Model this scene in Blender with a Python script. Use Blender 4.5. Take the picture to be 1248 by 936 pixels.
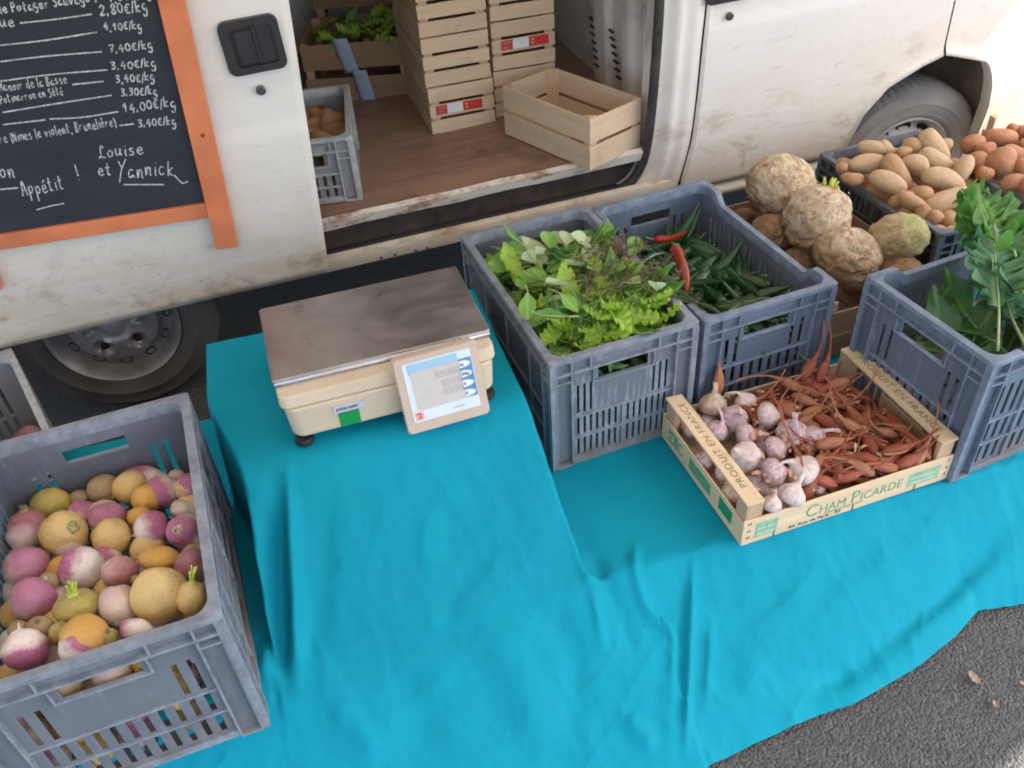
import bpy, bmesh, math, random
from mathutils import Vector, Matrix, noise, Euler
from math import sin, cos, pi, radians, sqrt
for o in list(bpy.data.objects):
    bpy.data.objects.remove(o)
SC = bpy.context.scene
COL = SC.collection
RND = random.Random(7)

# ------------------------------------------------------------------ camera
F_PX, PITCH, YAW, ROLL = 1067.44, 0.69433, 0.235904, -0.0730
CAM = Vector((0, 0, 1.95))
_h = Vector((sin(YAW), cos(YAW), 0)); _r = Vector((cos(YAW), -sin(YAW), 0)); _u = Vector((0, 0, 1))
FWD = cos(PITCH) * _h - sin(PITCH) * _u
_up = sin(PITCH) * _h + cos(PITCH) * _u
RT = cos(ROLL) * _r + sin(ROLL) * _up
UP = -sin(ROLL) * _r + cos(ROLL) * _up
cd = bpy.data.cameras.new('camera'); cam = bpy.data.objects.new('camera', cd); COL.objects.link(cam)
m = Matrix((RT, UP, -FWD)).transposed().to_4x4(); m.translation = CAM
cam.matrix_world = m
cd.sensor_fit = 'HORIZONTAL'; cd.sensor_width = 36.0; cd.lens = 36.0 * F_PX / 1248.0
cd.clip_start = 0.05; cd.clip_end = 500
SC.camera = cam

# ------------------------------------------------------------------ light
SUN_EL, SUN_AZ = radians(50), radians(-20)          # azimuth measured from +X towards +Y
SC.world = bpy.data.worlds.new("World"); SC.world.use_nodes = True
wn = SC.world.node_tree; bg = wn.nodes['Background']
sky = wn.nodes.new('ShaderNodeTexSky'); sky.sky_type = 'NISHITA'; sky.sun_disc = False
sky.sun_elevation = SUN_EL; sky.sun_rotation = radians(90) - SUN_AZ
sky.air_density = 0.9; sky.dust_density = 3.2; sky.ozone_density = 0.6
wn.links.new(sky.outputs[0], bg.inputs[0]); bg.inputs[1].default_value = 0.15
sl = bpy.data.lights.new('sun', 'SUN'); sl.energy = 4.5; sl.angle = radians(0.6); sl.color = (1, .95, .87)
so = bpy.data.objects.new('sun', sl); COL.objects.link(so)
sd = Vector((cos(SUN_EL) * cos(SUN_AZ), cos(SUN_EL) * sin(SUN_AZ), sin(SUN_EL)))
so.rotation_euler = (-sd).to_track_quat('-Z', 'Y').to_euler(); so.location = sd * 20
SC.view_settings.view_transform = 'Standard'; SC.view_settings.look = 'None'
SC.view_settings.exposure = 1.95; SC.view_settings.gamma = 1.0
SC.cycles.filter_width = 1.9

# ------------------------------------------------------------------ helpers
def ray(px, py):
    return (px - 624) / F_PX * RT - (py - 468) / F_PX * UP + FWD
def at(px, py, z):                       # photo pixel -> point on the level z
    d = ray(px, py); return CAM + d * ((z - CAM.z) / d.z)
def aty(px, py, y):                      # photo pixel -> point on the upright plane y
    d = ray(px, py); return CAM + d * (y / d.y)
def dist(p): return (p - CAM).dot(FWD)
def lerp(a, b, t): return a + (b - a) * t
def sstep(a, b, x):
    t = min(1, max(0, (x - a) / (b - a))); return t * t * (3 - 2 * t)

def tag(o, label=None, cat=None, group=None, kind=None):
    if label: o['label'] = label
    if cat: o['category'] = cat
    if group: o['group'] = group
    if kind: o['kind'] = kind
    return o
def empty(name, loc=(0, 0, 0), rz=0, label=None, cat=None, group=None):
    o = bpy.data.objects.new(name, None); COL.objects.link(o); o.empty_display_size = .05
    o.location = loc; o.rotation_euler = (0, 0, rz)
    return tag(o, label, cat, group)
def obj(name, me, parent=None, loc=None, rot=None):
    o = bpy.data.objects.new(name, me); COL.objects.link(o)
    if parent: o.parent = parent
    if loc is not None: o.location = loc
    if rot is not None: o.rotation_euler = rot
    return o
def clone(o, parent=None):
    c = o.copy(); COL.objects.link(c); c.parent = parent
    for ch in list(o.children): clone(ch, c)
    return c

class MB:
    def __init__(s): s.v = []; s.f = []; s.mi = []
    def add(s, vs, fs, mi=0):
        b = len(s.v); s.v.extend([tuple(x) for x in vs]); s.f.extend([tuple(i + b for i in f) for f in fs]); s.mi.extend([mi] * len(fs))
    def box(s, x0, x1, y0, y1, z0, z1, mi=0, M=None):
        vs = [(x0, y0, z0), (x1, y0, z0), (x1, y1, z0), (x0, y1, z0), (x0, y0, z1), (x1, y0, z1), (x1, y1, z1), (x0, y1, z1)]
        if M: vs = [M @ Vector(v) for v in vs]
        s.add(vs, [(0, 3, 2, 1), (4, 5, 6, 7), (0, 1, 5, 4), (1, 2, 6, 5), (2, 3, 7, 6), (3, 0, 4, 7)], mi)
    def prism(s, pts, d, mi=0):          # pts: list of 3D points of a planar outline, d: extrusion vector
        n = len(pts); d = Vector(d); a = [Vector(p) for p in pts]; b = [p + d for p in a]
        s.add(a + b, [tuple(range(n - 1, -1, -1)), tuple(range(n, 2 * n))] + [(i, (i + 1) % n, n + (i + 1) % n, n + i) for i in range(n)], mi)
    def tube(s, pts, rad, n=8, caps=True, mi=0):
        pts = [Vector(p) for p in pts]
        if not hasattr(rad, '__len__'): rad = [rad] * len(pts)
        vs = []; ref = Vector((0, 0, 1))
        for i, p in enumerate(pts):
            t = (pts[min(i + 1, len(pts) - 1)] - pts[max(i - 1, 0)])
            if t.length < 1e-9: t = Vector((0, 0, 1))
            t.normalize()
            if i == 0:
                if abs(t.dot(ref)) > .9: ref = Vector((1, 0, 0))
            a = ref - t * ref.dot(t); a.normalize(); ref = a; b = t.cross(a)
            for k in range(n):
                an = 2 * pi * k / n; vs.append(p + (a * cos(an) + b * sin(an)) * rad[i])
        fs = [(i * n + k, i * n + (k + 1) % n, (i + 1) * n + (k + 1) % n, (i + 1) * n + k) for i in range(len(pts) - 1) for k in range(n)]
        if caps: fs += [tuple(range(n - 1, -1, -1)), tuple(range((len(pts) - 1) * n, len(pts) * n))]
        s.add(vs, fs, mi)
    def lathe(s, prof, n=32, M=None, fn=None, mi=0, cap=True):   # prof: (r, z) about +Z
        vs = []
        for (r, z) in prof:
            for k in range(n):
                a = 2 * pi * k / n; rr = r if fn is None else fn(r, z, a)
                v = Vector((rr * cos(a), rr * sin(a), z)); vs.append(M @ v if M else v)
        m_ = len(prof)
        fs = [(i * n + k, i * n + (k + 1) % n, (i + 1) * n + (k + 1) % n, (i + 1) * n + k) for i in range(m_ - 1) for k in range(n)]
        if cap and prof[0][0] > 1e-5: fs.append(tuple(range(n - 1, -1, -1)))
        if cap and prof[-1][0] > 1e-5: fs.append(tuple(range((m_ - 1) * n, m_ * n)))
        s.add(vs, fs, mi)
    def grid(s, nx, ny, fn, mi=0):
        vs = [fn(i / nx, j / ny) for j in range(ny + 1) for i in range(nx + 1)]
        s.add(vs, [(j * (nx + 1) + i, j * (nx + 1) + i + 1, (j + 1) * (nx + 1) + i + 1, (j + 1) * (nx + 1) + i) for j in range(ny) for i in range(nx)], mi)
    def mesh(s, name, mats, smooth=False, ang=None):
        me = bpy.data.meshes.new(name); me.from_pydata(s.v, [], s.f); me.update()
        if not isinstance(mats, (list, tuple)): mats = [mats]
        for m_ in mats: me.materials.append(m_)
        if any(s.mi): me.polygons.foreach_set('material_index', s.mi)
        if smooth: me.polygons.foreach_set('use_smooth', [True] * len(me.polygons))
        if ang is not None: me.set_sharp_from_angle(angle=radians(ang))
        return me
    def build(s, name, mats, parent=None, smooth=False, ang=None, bevel=0, loc=None, rot=None, fix=True):
        me = s.mesh(name, mats, smooth, ang)
        if fix:
            bm = bmesh.new(); bm.from_mesh(me); bmesh.ops.remove_doubles(bm, verts=bm.verts, dist=1e-5)
            bmesh.ops.recalc_face_normals(bm, faces=bm.faces); bm.to_mesh(me); bm.free()
        o = obj(name, me, parent, loc, rot)
        if bevel:
            b = o.modifiers.new('bevel', 'BEVEL'); b.width = bevel; b.segments = 2; b.limit_method = 'ANGLE'; b.angle_limit = radians(40)
            b.harden_normals = False
        return o

def rrect(cx, cy, w, h, r, n=5):
    out = []
    for (sx, sy, a0) in ((1, 1, 0), (-1, 1, 90), (-1, -1, 180), (1, -1, 270)):
        for k in range(n + 1):
            a = radians(a0 + 90 * k / n); out.append((cx + sx * (w / 2 - r) + r * cos(a), cy + sy * (h / 2 - r) + r * sin(a)))
    return out

def smooth_path(pts, n=6):
    pts = [Vector(p) for p in pts]; out = []
    if len(pts) < 3: return pts
    for i in range(len(pts) - 1):
        p0 = pts[max(i - 1, 0)]; p1 = pts[i]; p2 = pts[i + 1]; p3 = pts[min(i + 2, len(pts) - 1)]
        for k in range(n):
            t = k / n
            out.append(.5 * ((2 * p1) + (p2 - p0) * t + (2 * p0 - 5 * p1 + 4 * p2 - p3) * t * t + (3 * p1 - p0 - 3 * p2 + p3) * t ** 3))
    out.append(pts[-1]); return out

# ------------------------------------------------------------------ materials
class NT:
    def __init__(s, name):
        s.m = bpy.data.materials.new(name); s.m.use_nodes = True; s.t = s.m.node_tree; s.n = s.t.nodes
        s.b = s.n['Principled BSDF']; s.co = s.n.new('ShaderNodeTexCoord'); s.oi = None
    def L(s, a, b): s.t.links.new(a, b)
    def rand(s):
        if s.oi is None: s.oi = s.n.new('ShaderNodeObjectInfo')
        return s.oi.outputs['Random']
    def noise(s, scale, detail=4, rough=.55, coord='Object', vec=None, w=True, dist=0):
        n = s.n.new('ShaderNodeTexNoise'); n.noise_dimensions = '4D' if w else '3D'
        n.inputs['Scale'].default_value = scale; n.inputs['Detail'].default_value = detail; n.inputs['Roughness'].default_value = rough
        n.inputs['Distortion'].default_value = dist
        s.L(vec if vec is not None else s.co.outputs[coord], n.inputs['Vector'])
        if w:
            k = s.math('MULTIPLY', s.rand(), 37.0); s.L(k, n.inputs['W'])
        return n.outputs['Fac']
    def math(s, op, a, b=None, clamp=False):
        n = s.n.new('ShaderNodeMath'); n.operation = op; n.use_clamp = clamp
        for i, x in enumerate((a, b)):
            if x is None: continue
            if isinstance(x, (int, float)): n.inputs[i].default_value = x
            else: s.L(x, n.inputs[i])
        return n.outputs[0]
    def ramp(s, fac, stops, interp='LINEAR'):
        r = s.n.new('ShaderNodeValToRGB'); r.color_ramp.interpolation = interp; e = r.color_ramp.elements
        while len(e) < len(stops): e.new(.5)
        for i, (p, c) in enumerate(stops):
            e[i].position = p; e[i].color = (c, c, c, 1) if isinstance(c, (int, float)) else (*c, 1)
        s.L(fac, r.inputs[0]); return r.outputs[0]
    def mix(s, fac, a, b, mode='MIX'):
        n = s.n.new('ShaderNodeMix'); n.data_type = 'RGBA'; n.blend_type = mode
        for i, x in ((0, fac), (6, a), (7, b)):
            if isinstance(x, (int, float)): n.inputs[i].default_value = x
            elif isinstance(x, tuple): n.inputs[i].default_value = (*x, 1)
            else: s.L(x, n.inputs[i])
        return n.outputs[2]
    def mapped(s, sc=(1, 1, 1), rot=(0, 0, 0), coord='Object'):
        n = s.n.new('ShaderNodeMapping'); n.inputs['Scale'].default_value = sc; n.inputs['Rotation'].default_value = rot
        s.L(s.co.outputs[coord], n.inputs['Vector']); return n.outputs[0]
    def xyz(s, coord='Object'):
        n = s.n.new('ShaderNodeSeparateXYZ'); s.L(s.co.outputs[coord], n.inputs[0]); return n.outputs
    def bump(s, h, strength=.3, distance=.01):
        n = s.n.new('ShaderNodeBump'); n.inputs['Strength'].default_value = strength; n.inputs['Distance'].default_value = distance
        s.L(h, n.inputs['Height']); s.L(n.outputs[0], s.b.inputs['Normal']); return n
    def col(s, c):
        if isinstance(c, tuple): s.b.inputs['Base Color'].default_value = (*c, 1)
        else: s.L(c, s.b.inputs['Base Color'])
    def rough(s, r):
        if isinstance(r, (int, float)): s.b.inputs['Roughness'].default_value = r
        else: s.L(r, s.b.inputs['Roughness'])
    def set(s, **k):
        for a, v in k.items(): s.b.inputs[a.replace('_', ' ')].default_value = v
        return s

def simple(name, c, rough=.5, var=.25, scale=12, bump=0, bscale=150, metal=0, dirt=None, dirt_amt=.5, spec=.5, coat=0):
    t = NT(name); n = t.noise(scale, 5)
    d = tuple(x * (1 - var) for x in c); l = tuple(min(1, x * (1 + var)) for x in c)
    cc = t.ramp(n, [(.3, d), (.7, l)])
    if dirt:
        k = t.ramp(t.noise(scale * .45, 6, .7), [(.5, 0.0), (.72, dirt_amt)]); cc = t.mix(k, cc, dirt)
    t.col(cc); t.rough(t.ramp(t.noise(scale * 1.7, 3), [(.3, max(.05, rough - .08)), (.7, min(1, rough + .08))]))
    if bump: t.bump(t.noise(bscale, 4), bump, .004)
    t.set(Metallic=metal, Specular_IOR_Level=spec)
    if coat: t.set(Coat_Weight=coat)
    return t.m
# ================================================================== SETTING
TILT = radians(2.2); VX, VY = -0.7, 2.57
def zg(x): return math.tan(TILT) * (x - VX)           # the street rises gently towards the van's nose

t = NT('asphalt'); v = t.n.new('ShaderNodeTexVoronoi'); v.inputs['Scale'].default_value = 150; t.L(t.co.outputs['Object'], v.inputs['Vector'])
n2 = t.noise(260, 4, w=False); n3 = t.noise(1.6, 5, .6, w=False)
base = t.ramp(v.outputs['Color'], [(.15, (.07, .07, .071)), (.6, (.115, .115, .115)), (.95, (.19, .187, .18))])
base = t.mix(.35, base, t.ramp(n2, [(.3, (.055, .055, .056)), (.7, (.18, .178, .172))]))
base = t.mix(t.ramp(n3, [(.4, 0.0), (.75, .35)]), base, (.13, .127, .122))
t.col(base); t.rough(.88)
hh = t.math('ADD', t.math('MULTIPLY', v.outputs['Distance'], -1.0), t.math('MULTIPLY', n2, .7)); t.bump(hh, 1.0, .012)
ASPHALT = t.m
mb = MB()
mb.grid(60, 60, lambda a, b: Vector(((a - .5) * 160, (b - .5) * 160, math.tan(TILT) * ((a - .5) * 160 - VX))))
tag(mb.build('ground', ASPHALT), kind='structure')

# ------------------------------------------------------------------ van materials
def van_paint(name, dirt_hi, amount, tint=(.80, .80, .76)):
    t = NT(name); p = t.xyz()
    streak = t.noise(1.0, 6, .65, vec=t.mapped((3.5, 3.5, 14)), w=False, dist=.6)
    blotch = t.noise(5, 6, .65, w=False); fine = t.noise(45, 5, .7, w=False)
    low = t.ramp(p[2], [(0.0, 1.0), (.45, 1.0), (.7, .55), (min(.99, dirt_hi), .10)])
    k = t.math('MULTIPLY', low, t.ramp(t.math('ADD', t.math('MULTIPLY', streak, .6), t.math('MULTIPLY', blotch, .4)), [(.25, .25), (.65, 1.0)]))
    k = t.math('MULTIPLY', k, amount, True)
    c = t.mix(k, tint, (.57, .47, .32)); k2 = t.math('MULTIPLY', t.ramp(t.noise(1.0, 7, .72, w=False, vec=t.mapped((3.0, 3.0, 6)), dist=.6), [(.53, 0.0), (.64, .8)]), t.ramp(p[2], [(.40, 1.0), (.62, .45), (.85, .0)])); c = t.mix(k2, c, (.30, .22, .12))
    spots = t.math('MULTIPLY', t.ramp(t.noise(13, 7, .75, w=False, vec=t.mapped((1, 1, 2.4))), [(.60, 0.0), (.69, .75)]), low)
    c = t.mix(spots, c, (.20, .16, .09))
    scr = t.math('MULTIPLY', t.ramp(t.noise(1, 4, .5, w=False, vec=t.mapped((4, 4, 60)), dist=1.2), [(.66, 0.0), (.72, .5)]), t.ramp(p[2], [(.45, 1.0), (.95, .06)]))
    c = t.mix(scr, c, (.22, .20, .15))
    c = t.mix(t.ramp(fine, [(.58, 0.0), (.8, .25)]), c, (.34, .29, .2))
    t.col(c); t.rough(t.math('ADD', t.math('MULTIPLY', k, .35), .42)); t.set(Specular_IOR_Level=.4)
    return t.m
PAINT = van_paint('worn white paint', .95, .95, (.76, .76, .73))
PAINT_FRONT = van_paint('white paint front', .92, .85, (.83, .82, .78))
RUBBER = simple('black rubber seal', (.035, .034, .033), .6, .3, 30, dirt=(.12, .1, .07), dirt_amt=.4)
PLASTIC_BLK = simple('black moulded plastic', (.02, .021, .024), .45, .25, 40, bump=.15, bscale=400)
UNDER = simple('dark underbody', (.012, .011, .010), .9, .4, 8)
GREY_IN = simple('grey interior metal', (.74, .74, .72), .5, .12, 6, dirt=(.14, .12, .09), dirt_amt=.7)
TRACK = simple('oily step tread', (.075, .055, .044), .55, .5, 14, dirt=(.16, .075, .035), dirt_amt=.85)
t = NT('rusty threshold strip'); a = t.noise(7, 6, .7, w=False, vec=t.mapped((1, 1, 4)))
t.col(t.mix(t.ramp(a, [(.5, 0.0), (.62, .9)]), (.62, .57, .48), (.24, .09, .025))); t.rough(.6); t.bump(t.noise(120, 3), .3); RUSTY = t.m
t = NT('plywood floor'); g = t.noise(1, 6, .6, w=False, vec=t.mapped((3, 26, 3)), dist=.5); b = t.noise(3.2, 6, .65, w=False)
c = t.ramp(g, [(.25, (.19, .112, .072)), (.7, (.33, .205, .14))]); c = t.mix(t.ramp(b, [(.56, 0.0), (.72, .75)]), c, (.055, .035, .025))
c = t.mix(t.ramp(t.noise(9, 7, .75, w=False), [(.58, 0.0), (.72, .4)]), c, (.25, .17, .11)); t.col(c); t.rough(.5); t.bump(g, .15, .003); PLY = t.m
TYRE = simple('tyre rubber', (.085, .083, .078), .8, .35, 9, bump=.2, bscale=90, dirt=(.16, .15, .135), dirt_amt=.7)
TYRE_DUSTY = simple('dusty tyre rubber', (.27, .255, .23), .85, .3, 9, bump=.2, bscale=90, dirt=(.34, .31, .27), dirt_amt=.7)
RIM = simple('grey steel wheel', (.27, .265, .255), .45, .3, 14, metal=.35, dirt=(.07, .055, .04), dirt_amt=.75)
RIM_W = simple('pale steel wheel', (.55, .52, .49), .5, .15, 14, dirt=(.2, .11, .07), dirt_amt=.6)
HUBCAP = simple('silver wheel trim', (.36, .36, .35), .38, .2, 14, metal=.5, dirt=(.12, .1, .075), dirt_amt=.6)
LINER = simple('muddy wheel arch liner', (.34, .26, .19), .9, .35, 6, bump=.5, bscale=40, dirt=(.05, .045, .04), dirt_amt=.8)
CAST = simple('lock metal', (.12, .12, .12), .35, .2, 60, metal=.8)

van = empty('delivery_van', (VX, VY, 0), 0, 'dirty white delivery van parked behind the stall with its side door slid open', 'van')
van.rotation_euler = (0, -TILT, 0)
_iv = Matrix.Rotation(TILT, 3, 'Y')
def loc(P): return _iv @ (Vector(P) - Vector((VX, VY, 0)))
def vl(px, py, y=VY): return loc(aty(px, py, y))        # photo pixel -> van coordinates

def bulge(z):                                           # how the van's flank curves in towards roof and sill
    return .055 * max(0, (z - .95)) ** 1.6 + .16 * max(0, (.62 - z)) ** 1.6
def flank(name, x0, x1, zb, zt, m_, y0=0, nx=30, nz=40, th=.03, parent=van, groove=None, xs=None):
    mb = MB()
    def P(a, b, off=0):
        x = lerp(x0, x1, a) if xs is None else lerp(xs(b)[0], xs(b)[1], a)
        lo = zb(x) if callable(zb) else zb
        z = lerp(lo, zt, b); y = y0 + bulge(z) + off
        if groove: y += groove(x, z)
        return Vector((x, y, z))
    mb.grid(nx, nz, lambda a, b: P(a, b))
    mb.grid(nx, 1, lambda a, b: P(a, 0, th * b)); mb.grid(nx, 1, lambda a, b: P(a, 1, th * b))
    mb.grid(1, nz, lambda a, b: P(0, b, th * a)); mb.grid(1, nz, lambda a, b: P(1, b, th * a))
    o = mb.build(name, m_, parent, True, 35); return o

# sliding door, slid back along the flank
DY = -.075
def dgroove(x, z): return .006 * (sstep(.915, .925, z) - sstep(1.055, 1.065, z)) + .002 * sin(x * 3)
xr = (vl(402, 334, VY + DY).x + vl(352, 0, VY + DY).x) / 2
zb_door = vl(402, 334, VY + DY).z
xdL = xr - 1.25
door = flank('sliding_door', xdL, xr, zb_door, 2.05, PAINT, DY, 50, 70, .05, groove=dgroove,
             xs=lambda b: (xdL, lerp(vl(402, 334, VY + DY).x, vl(352, 0, VY + DY).x, min(1.4, b / ((vl(352, 0, VY + DY).z - zb_door) / (2.05 - zb_door))))))
hp = vl(308, 55, VY + DY)
yf = DY + bulge(hp.z)
def plate(cx, cz, w, h, r, y0, y1): 
    mb = MB(); mb.prism([(x, y0, z) for x, z in rrect(cx, cz, w, h, r)], (0, y1 - y0, 0)); return mb
hd = MB()
out = rrect(hp.x, hp.z, .158, .142, .022, 6); inn = rrect(hp.x + .004, hp.z, .112, .104, .012, 6)
N = len(out)
ring = [(x, yf - .014, z) for x, z in out] + [(x, yf - .014, z) for x, z in inn] + [(x, yf + .004, z) for x, z in out] + [(x, yf - .003, z) for x, z in inn]
hd.add(ring, [(i, (i + 1) % N, N + (i + 1) % N, N + i) for i in range(N)] + [(2 * N + i, 2 * N + (i + 1) % N, (i + 1) % N, i) for i in range(N)]
       + [(N + i, N + (i + 1) % N, 3 * N + (i + 1) % N, 3 * N + i) for i in range(N)] + [tuple(3 * N + i for i in range(N))])
handle = hd.build('door_handle', PLASTIC_BLK, door, True, 35)
pd = MB(); pd.prism([(x, yf - .010, z) for x, z in rrect(hp.x - .018, hp.z - .002, .05, .088, .006)], (0, .02, 0)); pd.box(hp.x + .006, hp.x + .014, yf - .016, yf + .01, hp.z - .05, hp.z + .05)
pd.build('paddle', PLASTIC_BLK, door, bevel=.002)
lk = vl(318, 110, VY + DY); l_ = MB(); Mx = Matrix.Translation((lk.x, DY + bulge(lk.z) + .002, lk.z)) @ Matrix.Rotation(pi / 2, 4, 'X')
l_.lathe([(.0, .0), (.0135, .0), (.0135, .006), (.010, .009), (.0085, .006), (0, .006)], 24, Mx); l_.build('lock', CAST, door, True, 30)

# rear body side behind the door, floor pan, roof and the far side
XO0 = loc((.02, VY, .6)).x                             # opening, left jamb
xo = [vl(*q) for q in ((815, 0), (800, 180), (775, 235))]
XO1 = xo[0].x + .01                                    # opening, right jamb
mbk = MB()
mbk.box(-1.2, XO0 - .03, .045, .075, .42, 2.1)         # rear quarter panel
mbk.build('rear_quarter_panel', PAINT, van)
mbk = MB(); mbk.box(-1.2, 1.98, .0, 1.72, 2.1, 2.14); mbk.build('roof', PAINT, van)
mbk = MB(); mbk.box(-1.2, 1.95, 1.70, 1.74, .42, 2.1); mbk.build('far_side_wall', GREY_IN, van)
mbk = MB(); mbk.box(-1.22, -1.18, .06, 1.70, .42, 2.1); mbk.build('rear_wall', GREY_IN, van)
FZ = .542                                               # cargo floor, van coordinates
mbk = MB(); mbk.box(-1.17, XO1 + .02, .045, 1.69, FZ - .02, FZ); mbk.build('cargo_floor', PLY, van)
mbk = MB(); mbk.box(-1.17, 2.9, .20, 1.6, .26, .42); mbk.build('underbody', UNDER, van)
# stepped door sill: outer lip, track, riser, threshold strip
xs0, xs1 = XO0 - .25, XO1 + .02
zl = (vl(401, 318).z + vl(773, 229).z) / 2 
prof = [(.030, .392), (.012, .398), (.004, .432), (.008, .448), (.030, .452)]
mbk = MB()
def strip(pr, th_):
    m_ = MB(); nseg = 40
    m_.grid(nseg, len(pr) - 1, lambda a, b: Vector((lerp(xs0, xs1, a), pr[round(b * (len(pr) - 1))][0], pr[round(b * (len(pr) - 1))][1]))); return m_
zs = vl(549, 282).z - .452
def sh(pr): return [(y, z + zs) for y, z in pr]
strip(sh(prof), 0).build('sill_lip', PAINT, van, True, 30)
strip(sh([(.030, .4515), (.034, .436), (.060, .436), (.062, .444), (.072, .444), (.074, .430), (.105, .430)]), 0).build('door_track', RUBBER, van, True, 30)
strip([(.105, .430 + zs), (.112, .47), (.098, .475), (.098, FZ - .045)], 0).build('sill_riser', TRACK, van, True, 30)
th = MB(); th.grid(60, 3, lambda a, b: Vector((lerp(xs0, XO1 - .03, a), [.06, .040, .034, .050][round(b * 3)] + .003 * noise.noise(Vector((a * 20, b, 0))), [FZ - .042, FZ - .036, FZ - .004, FZ + .006][round(b * 3)] + .004 * noise.noise(Vector((a * 9, 3, 1))))))
th.build('threshold_strip', RUSTY, van, True, 40)
for px, py in ((482, 311), (507, 306), (521, 303), (465, 315), (612, 281)):
    q = vl(px, py); bl = MB(); bl.lathe([(0, 0), (.005, 0), (.004, .003), (0, .004)], 10, Matrix.Translation((q.x, .004, q.z)) @ Matrix.Rotation(pi / 2, 4, 'X')); bl.build('sill_bolt', CAST, van)

# pillar with the door aperture's rounded corner, rubber seal
ap = [vl(*q) for q in ((816, -60), (815, 0), (811, 60), (806, 120), (800, 172), (793, 205), (780, 228), (764, 240))]
out_ = [vl(*q) for q in ((866, -60), (861, 0), (855, 55), (849, 115), (842, 170), (832, 215), (829, 226), (824, 240))]
apS = smooth_path(ap, 6); outS = smooth_path(out_, 6)
pm = MB(); nP = len(apS) - 1
def pil(a, b):
    i = round(b * nP); p = lerp(apS[i], outS[i], a); y = bulge(p.z)
    y += .028 * (1 - sstep(0, .35, a)) + .004 * sin(a * 14)
    return Vector((p.x, y, p.z))
pm.grid(12, nP, pil); pm.build('pillar', PAINT_FRONT, van, True, 50)
sm = MB(); sm.tube([Vector((p.x - .012, bulge(p.z) + .040, p.z)) for p in apS], .017, 8); sm.build('door_seal', RUBBER, van, True)
se = MB(); se.tube([Vector((lerp(p.x, q.x, .40), bulge(p.z) + .012, p.z)) for p, q in zip(apS, outS)], .0045, 6); se.build('aperture_weatherstrip', RUBBER, van, True)
# inner face of the pillar
pj = MB(); pj.grid(3, nP, lambda a, b: Vector((apS[round(b * nP)].x - .004 * a, bulge(apS[round(b * nP)].z) + .03 + .12 * a, apS[round(b * nP)].z))); pj.build('pillar_jamb', GREY_IN, van, True)

# cab partition with louvres
pq = loc((1.205, 2.70, .56)).x
part = MB()
def pw(a, b):
    y = lerp(.10, 1.69, a); z = lerp(FZ, 2.09, b)
    rib = .018 * (sstep(.30, .33, a) - sstep(.40, .43, a)) + .018 * (sstep(.16, .18, a) - sstep(.22, .24, a)) + .014 * (sstep(.06, .07, a) - sstep(.11, .12, a))
    foot = -.10 * (1 - sstep(0, .16, b)) * sstep(.05, .5, a)
    return Vector((pq + .05 - rib + foot * .0 - .02 * sstep(.25, .9, a), y, z))
part.grid(120, 40, pw); pw_o = part.build('cab_partition', GREY_IN, van, True, 60)
lv = MB()
for (pxc, py0, py1, n_) in ((748, 55, 82, 0), (723, 40, 78, 0)):
    pass
def onpart(px, py):                                     # pixel -> the partition plane
    d = ray(px, py); P0 = aty(px, py, 3.0); xw = 1.22; k = xw / d.x; return loc(CAM + d * k)
lvm = []
for (pa, pb) in (((744, 38), (751, 95)), ((720, 23), (725, 80))):
    for k in range(7):
        f = k / 6; q = onpart(lerp(pa[0], pb[0], f), lerp(pa[1], pb[1], f))
        v_ = MB(); v_.box(-.006, .004, -.020, .020, -.0028, .0028); v_.build('louvre', PLASTIC_BLK, pw_o, loc=(pq + .03, q.y, q.z), rot=(0, 0, 0))  # black bars stand in for the dark inside the slots

# front door, fender, wheel arch
AC = vl(1112, 172); ACX = AC.x
arch_px = [(1018, 215), (1030, 185), (1050, 140), (1080, 105), (1120, 80), (1150, 65), (1190, 72), (1206, 120), (1196, 150), (1176, 185)]
arch = sorted([(vl(*q).x, vl(*q).z) for q in arch_px[:7]]) 
axR = vl(1206, 120).x
arch += [(arch[-1][0] + (axR - arch[-1][0]) * f, arch[-1][1] - (arch[-1][1] - .38) * (1 - sqrt(max(0, 1 - f * f)))) for f in (.3, .5, .7, .8, .88, .94, .98, 1.0)]
def archz(x, sill):
    if x < arch[0][0]: return sill
    for (xa, za), (xb, zb_) in zip(arch, arch[1:]):
        if xa <= x <= xb: return max(sill, lerp(za, zb_, (x - xa) / max(1e-6, xb - xa)))
    return sill
sillz = (vl(868, 236).z + vl(925, 212).z) / 2
print('sillz', sillz, 'arch', [tuple(round(c, 3) for c in a) for a in arch], 'xo1', XO1, 'XO0', XO0, 'door', xdL, xr, zb_door, 'zs', zs, 'pq', pq)
gapx = [vl(*q) for q in ((862, 0), (856, 55), (850, 115), (843, 170), (831, 222))]
gz = sorted([(p.z, p.x) for p in gapx])
def gx(z):
    if z <= gz[0][0]: return gz[0][1]
    if z >= gz[-1][0]: return gz[-1][1] + (z - gz[-1][0]) * .02
    for (za, xa), (zb_, xb) in zip(gz, gz[1:]):
        if za <= z <= zb_: return lerp(xa, xb, (z - za) / (zb_ - za))
gfx = (vl(1153, 62).x + vl(1158, 0).x) / 2
fm = MB(); NX, NZ = 90, 44; ZT = 1.28
def fd(a, b):
    z0 = lerp(sillz + .012, ZT, b); xl = gx(z0) + .004; x = lerp(xl, gfx - .003, a)
    z = lerp(archz(x, sillz + .012), ZT, b); y = bulge(z) - .006
    y += .006 * (sstep(.93, .94, z) - sstep(1.04, 1.05, z)) * sstep(0, .02, a)
    e = max(0, 1 - (z - archz(x, 0)) / .035) if x > arch[0][0] else 0
    return Vector((x, y - .010 * e * e + .01 * (1 - sstep(0, .006, a)), z))
fm.grid(NX, NZ, fd)
fm.grid(NX, 2, lambda a, b: fd(a, 0) + Vector((0, .05 * b, 0)))
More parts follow.
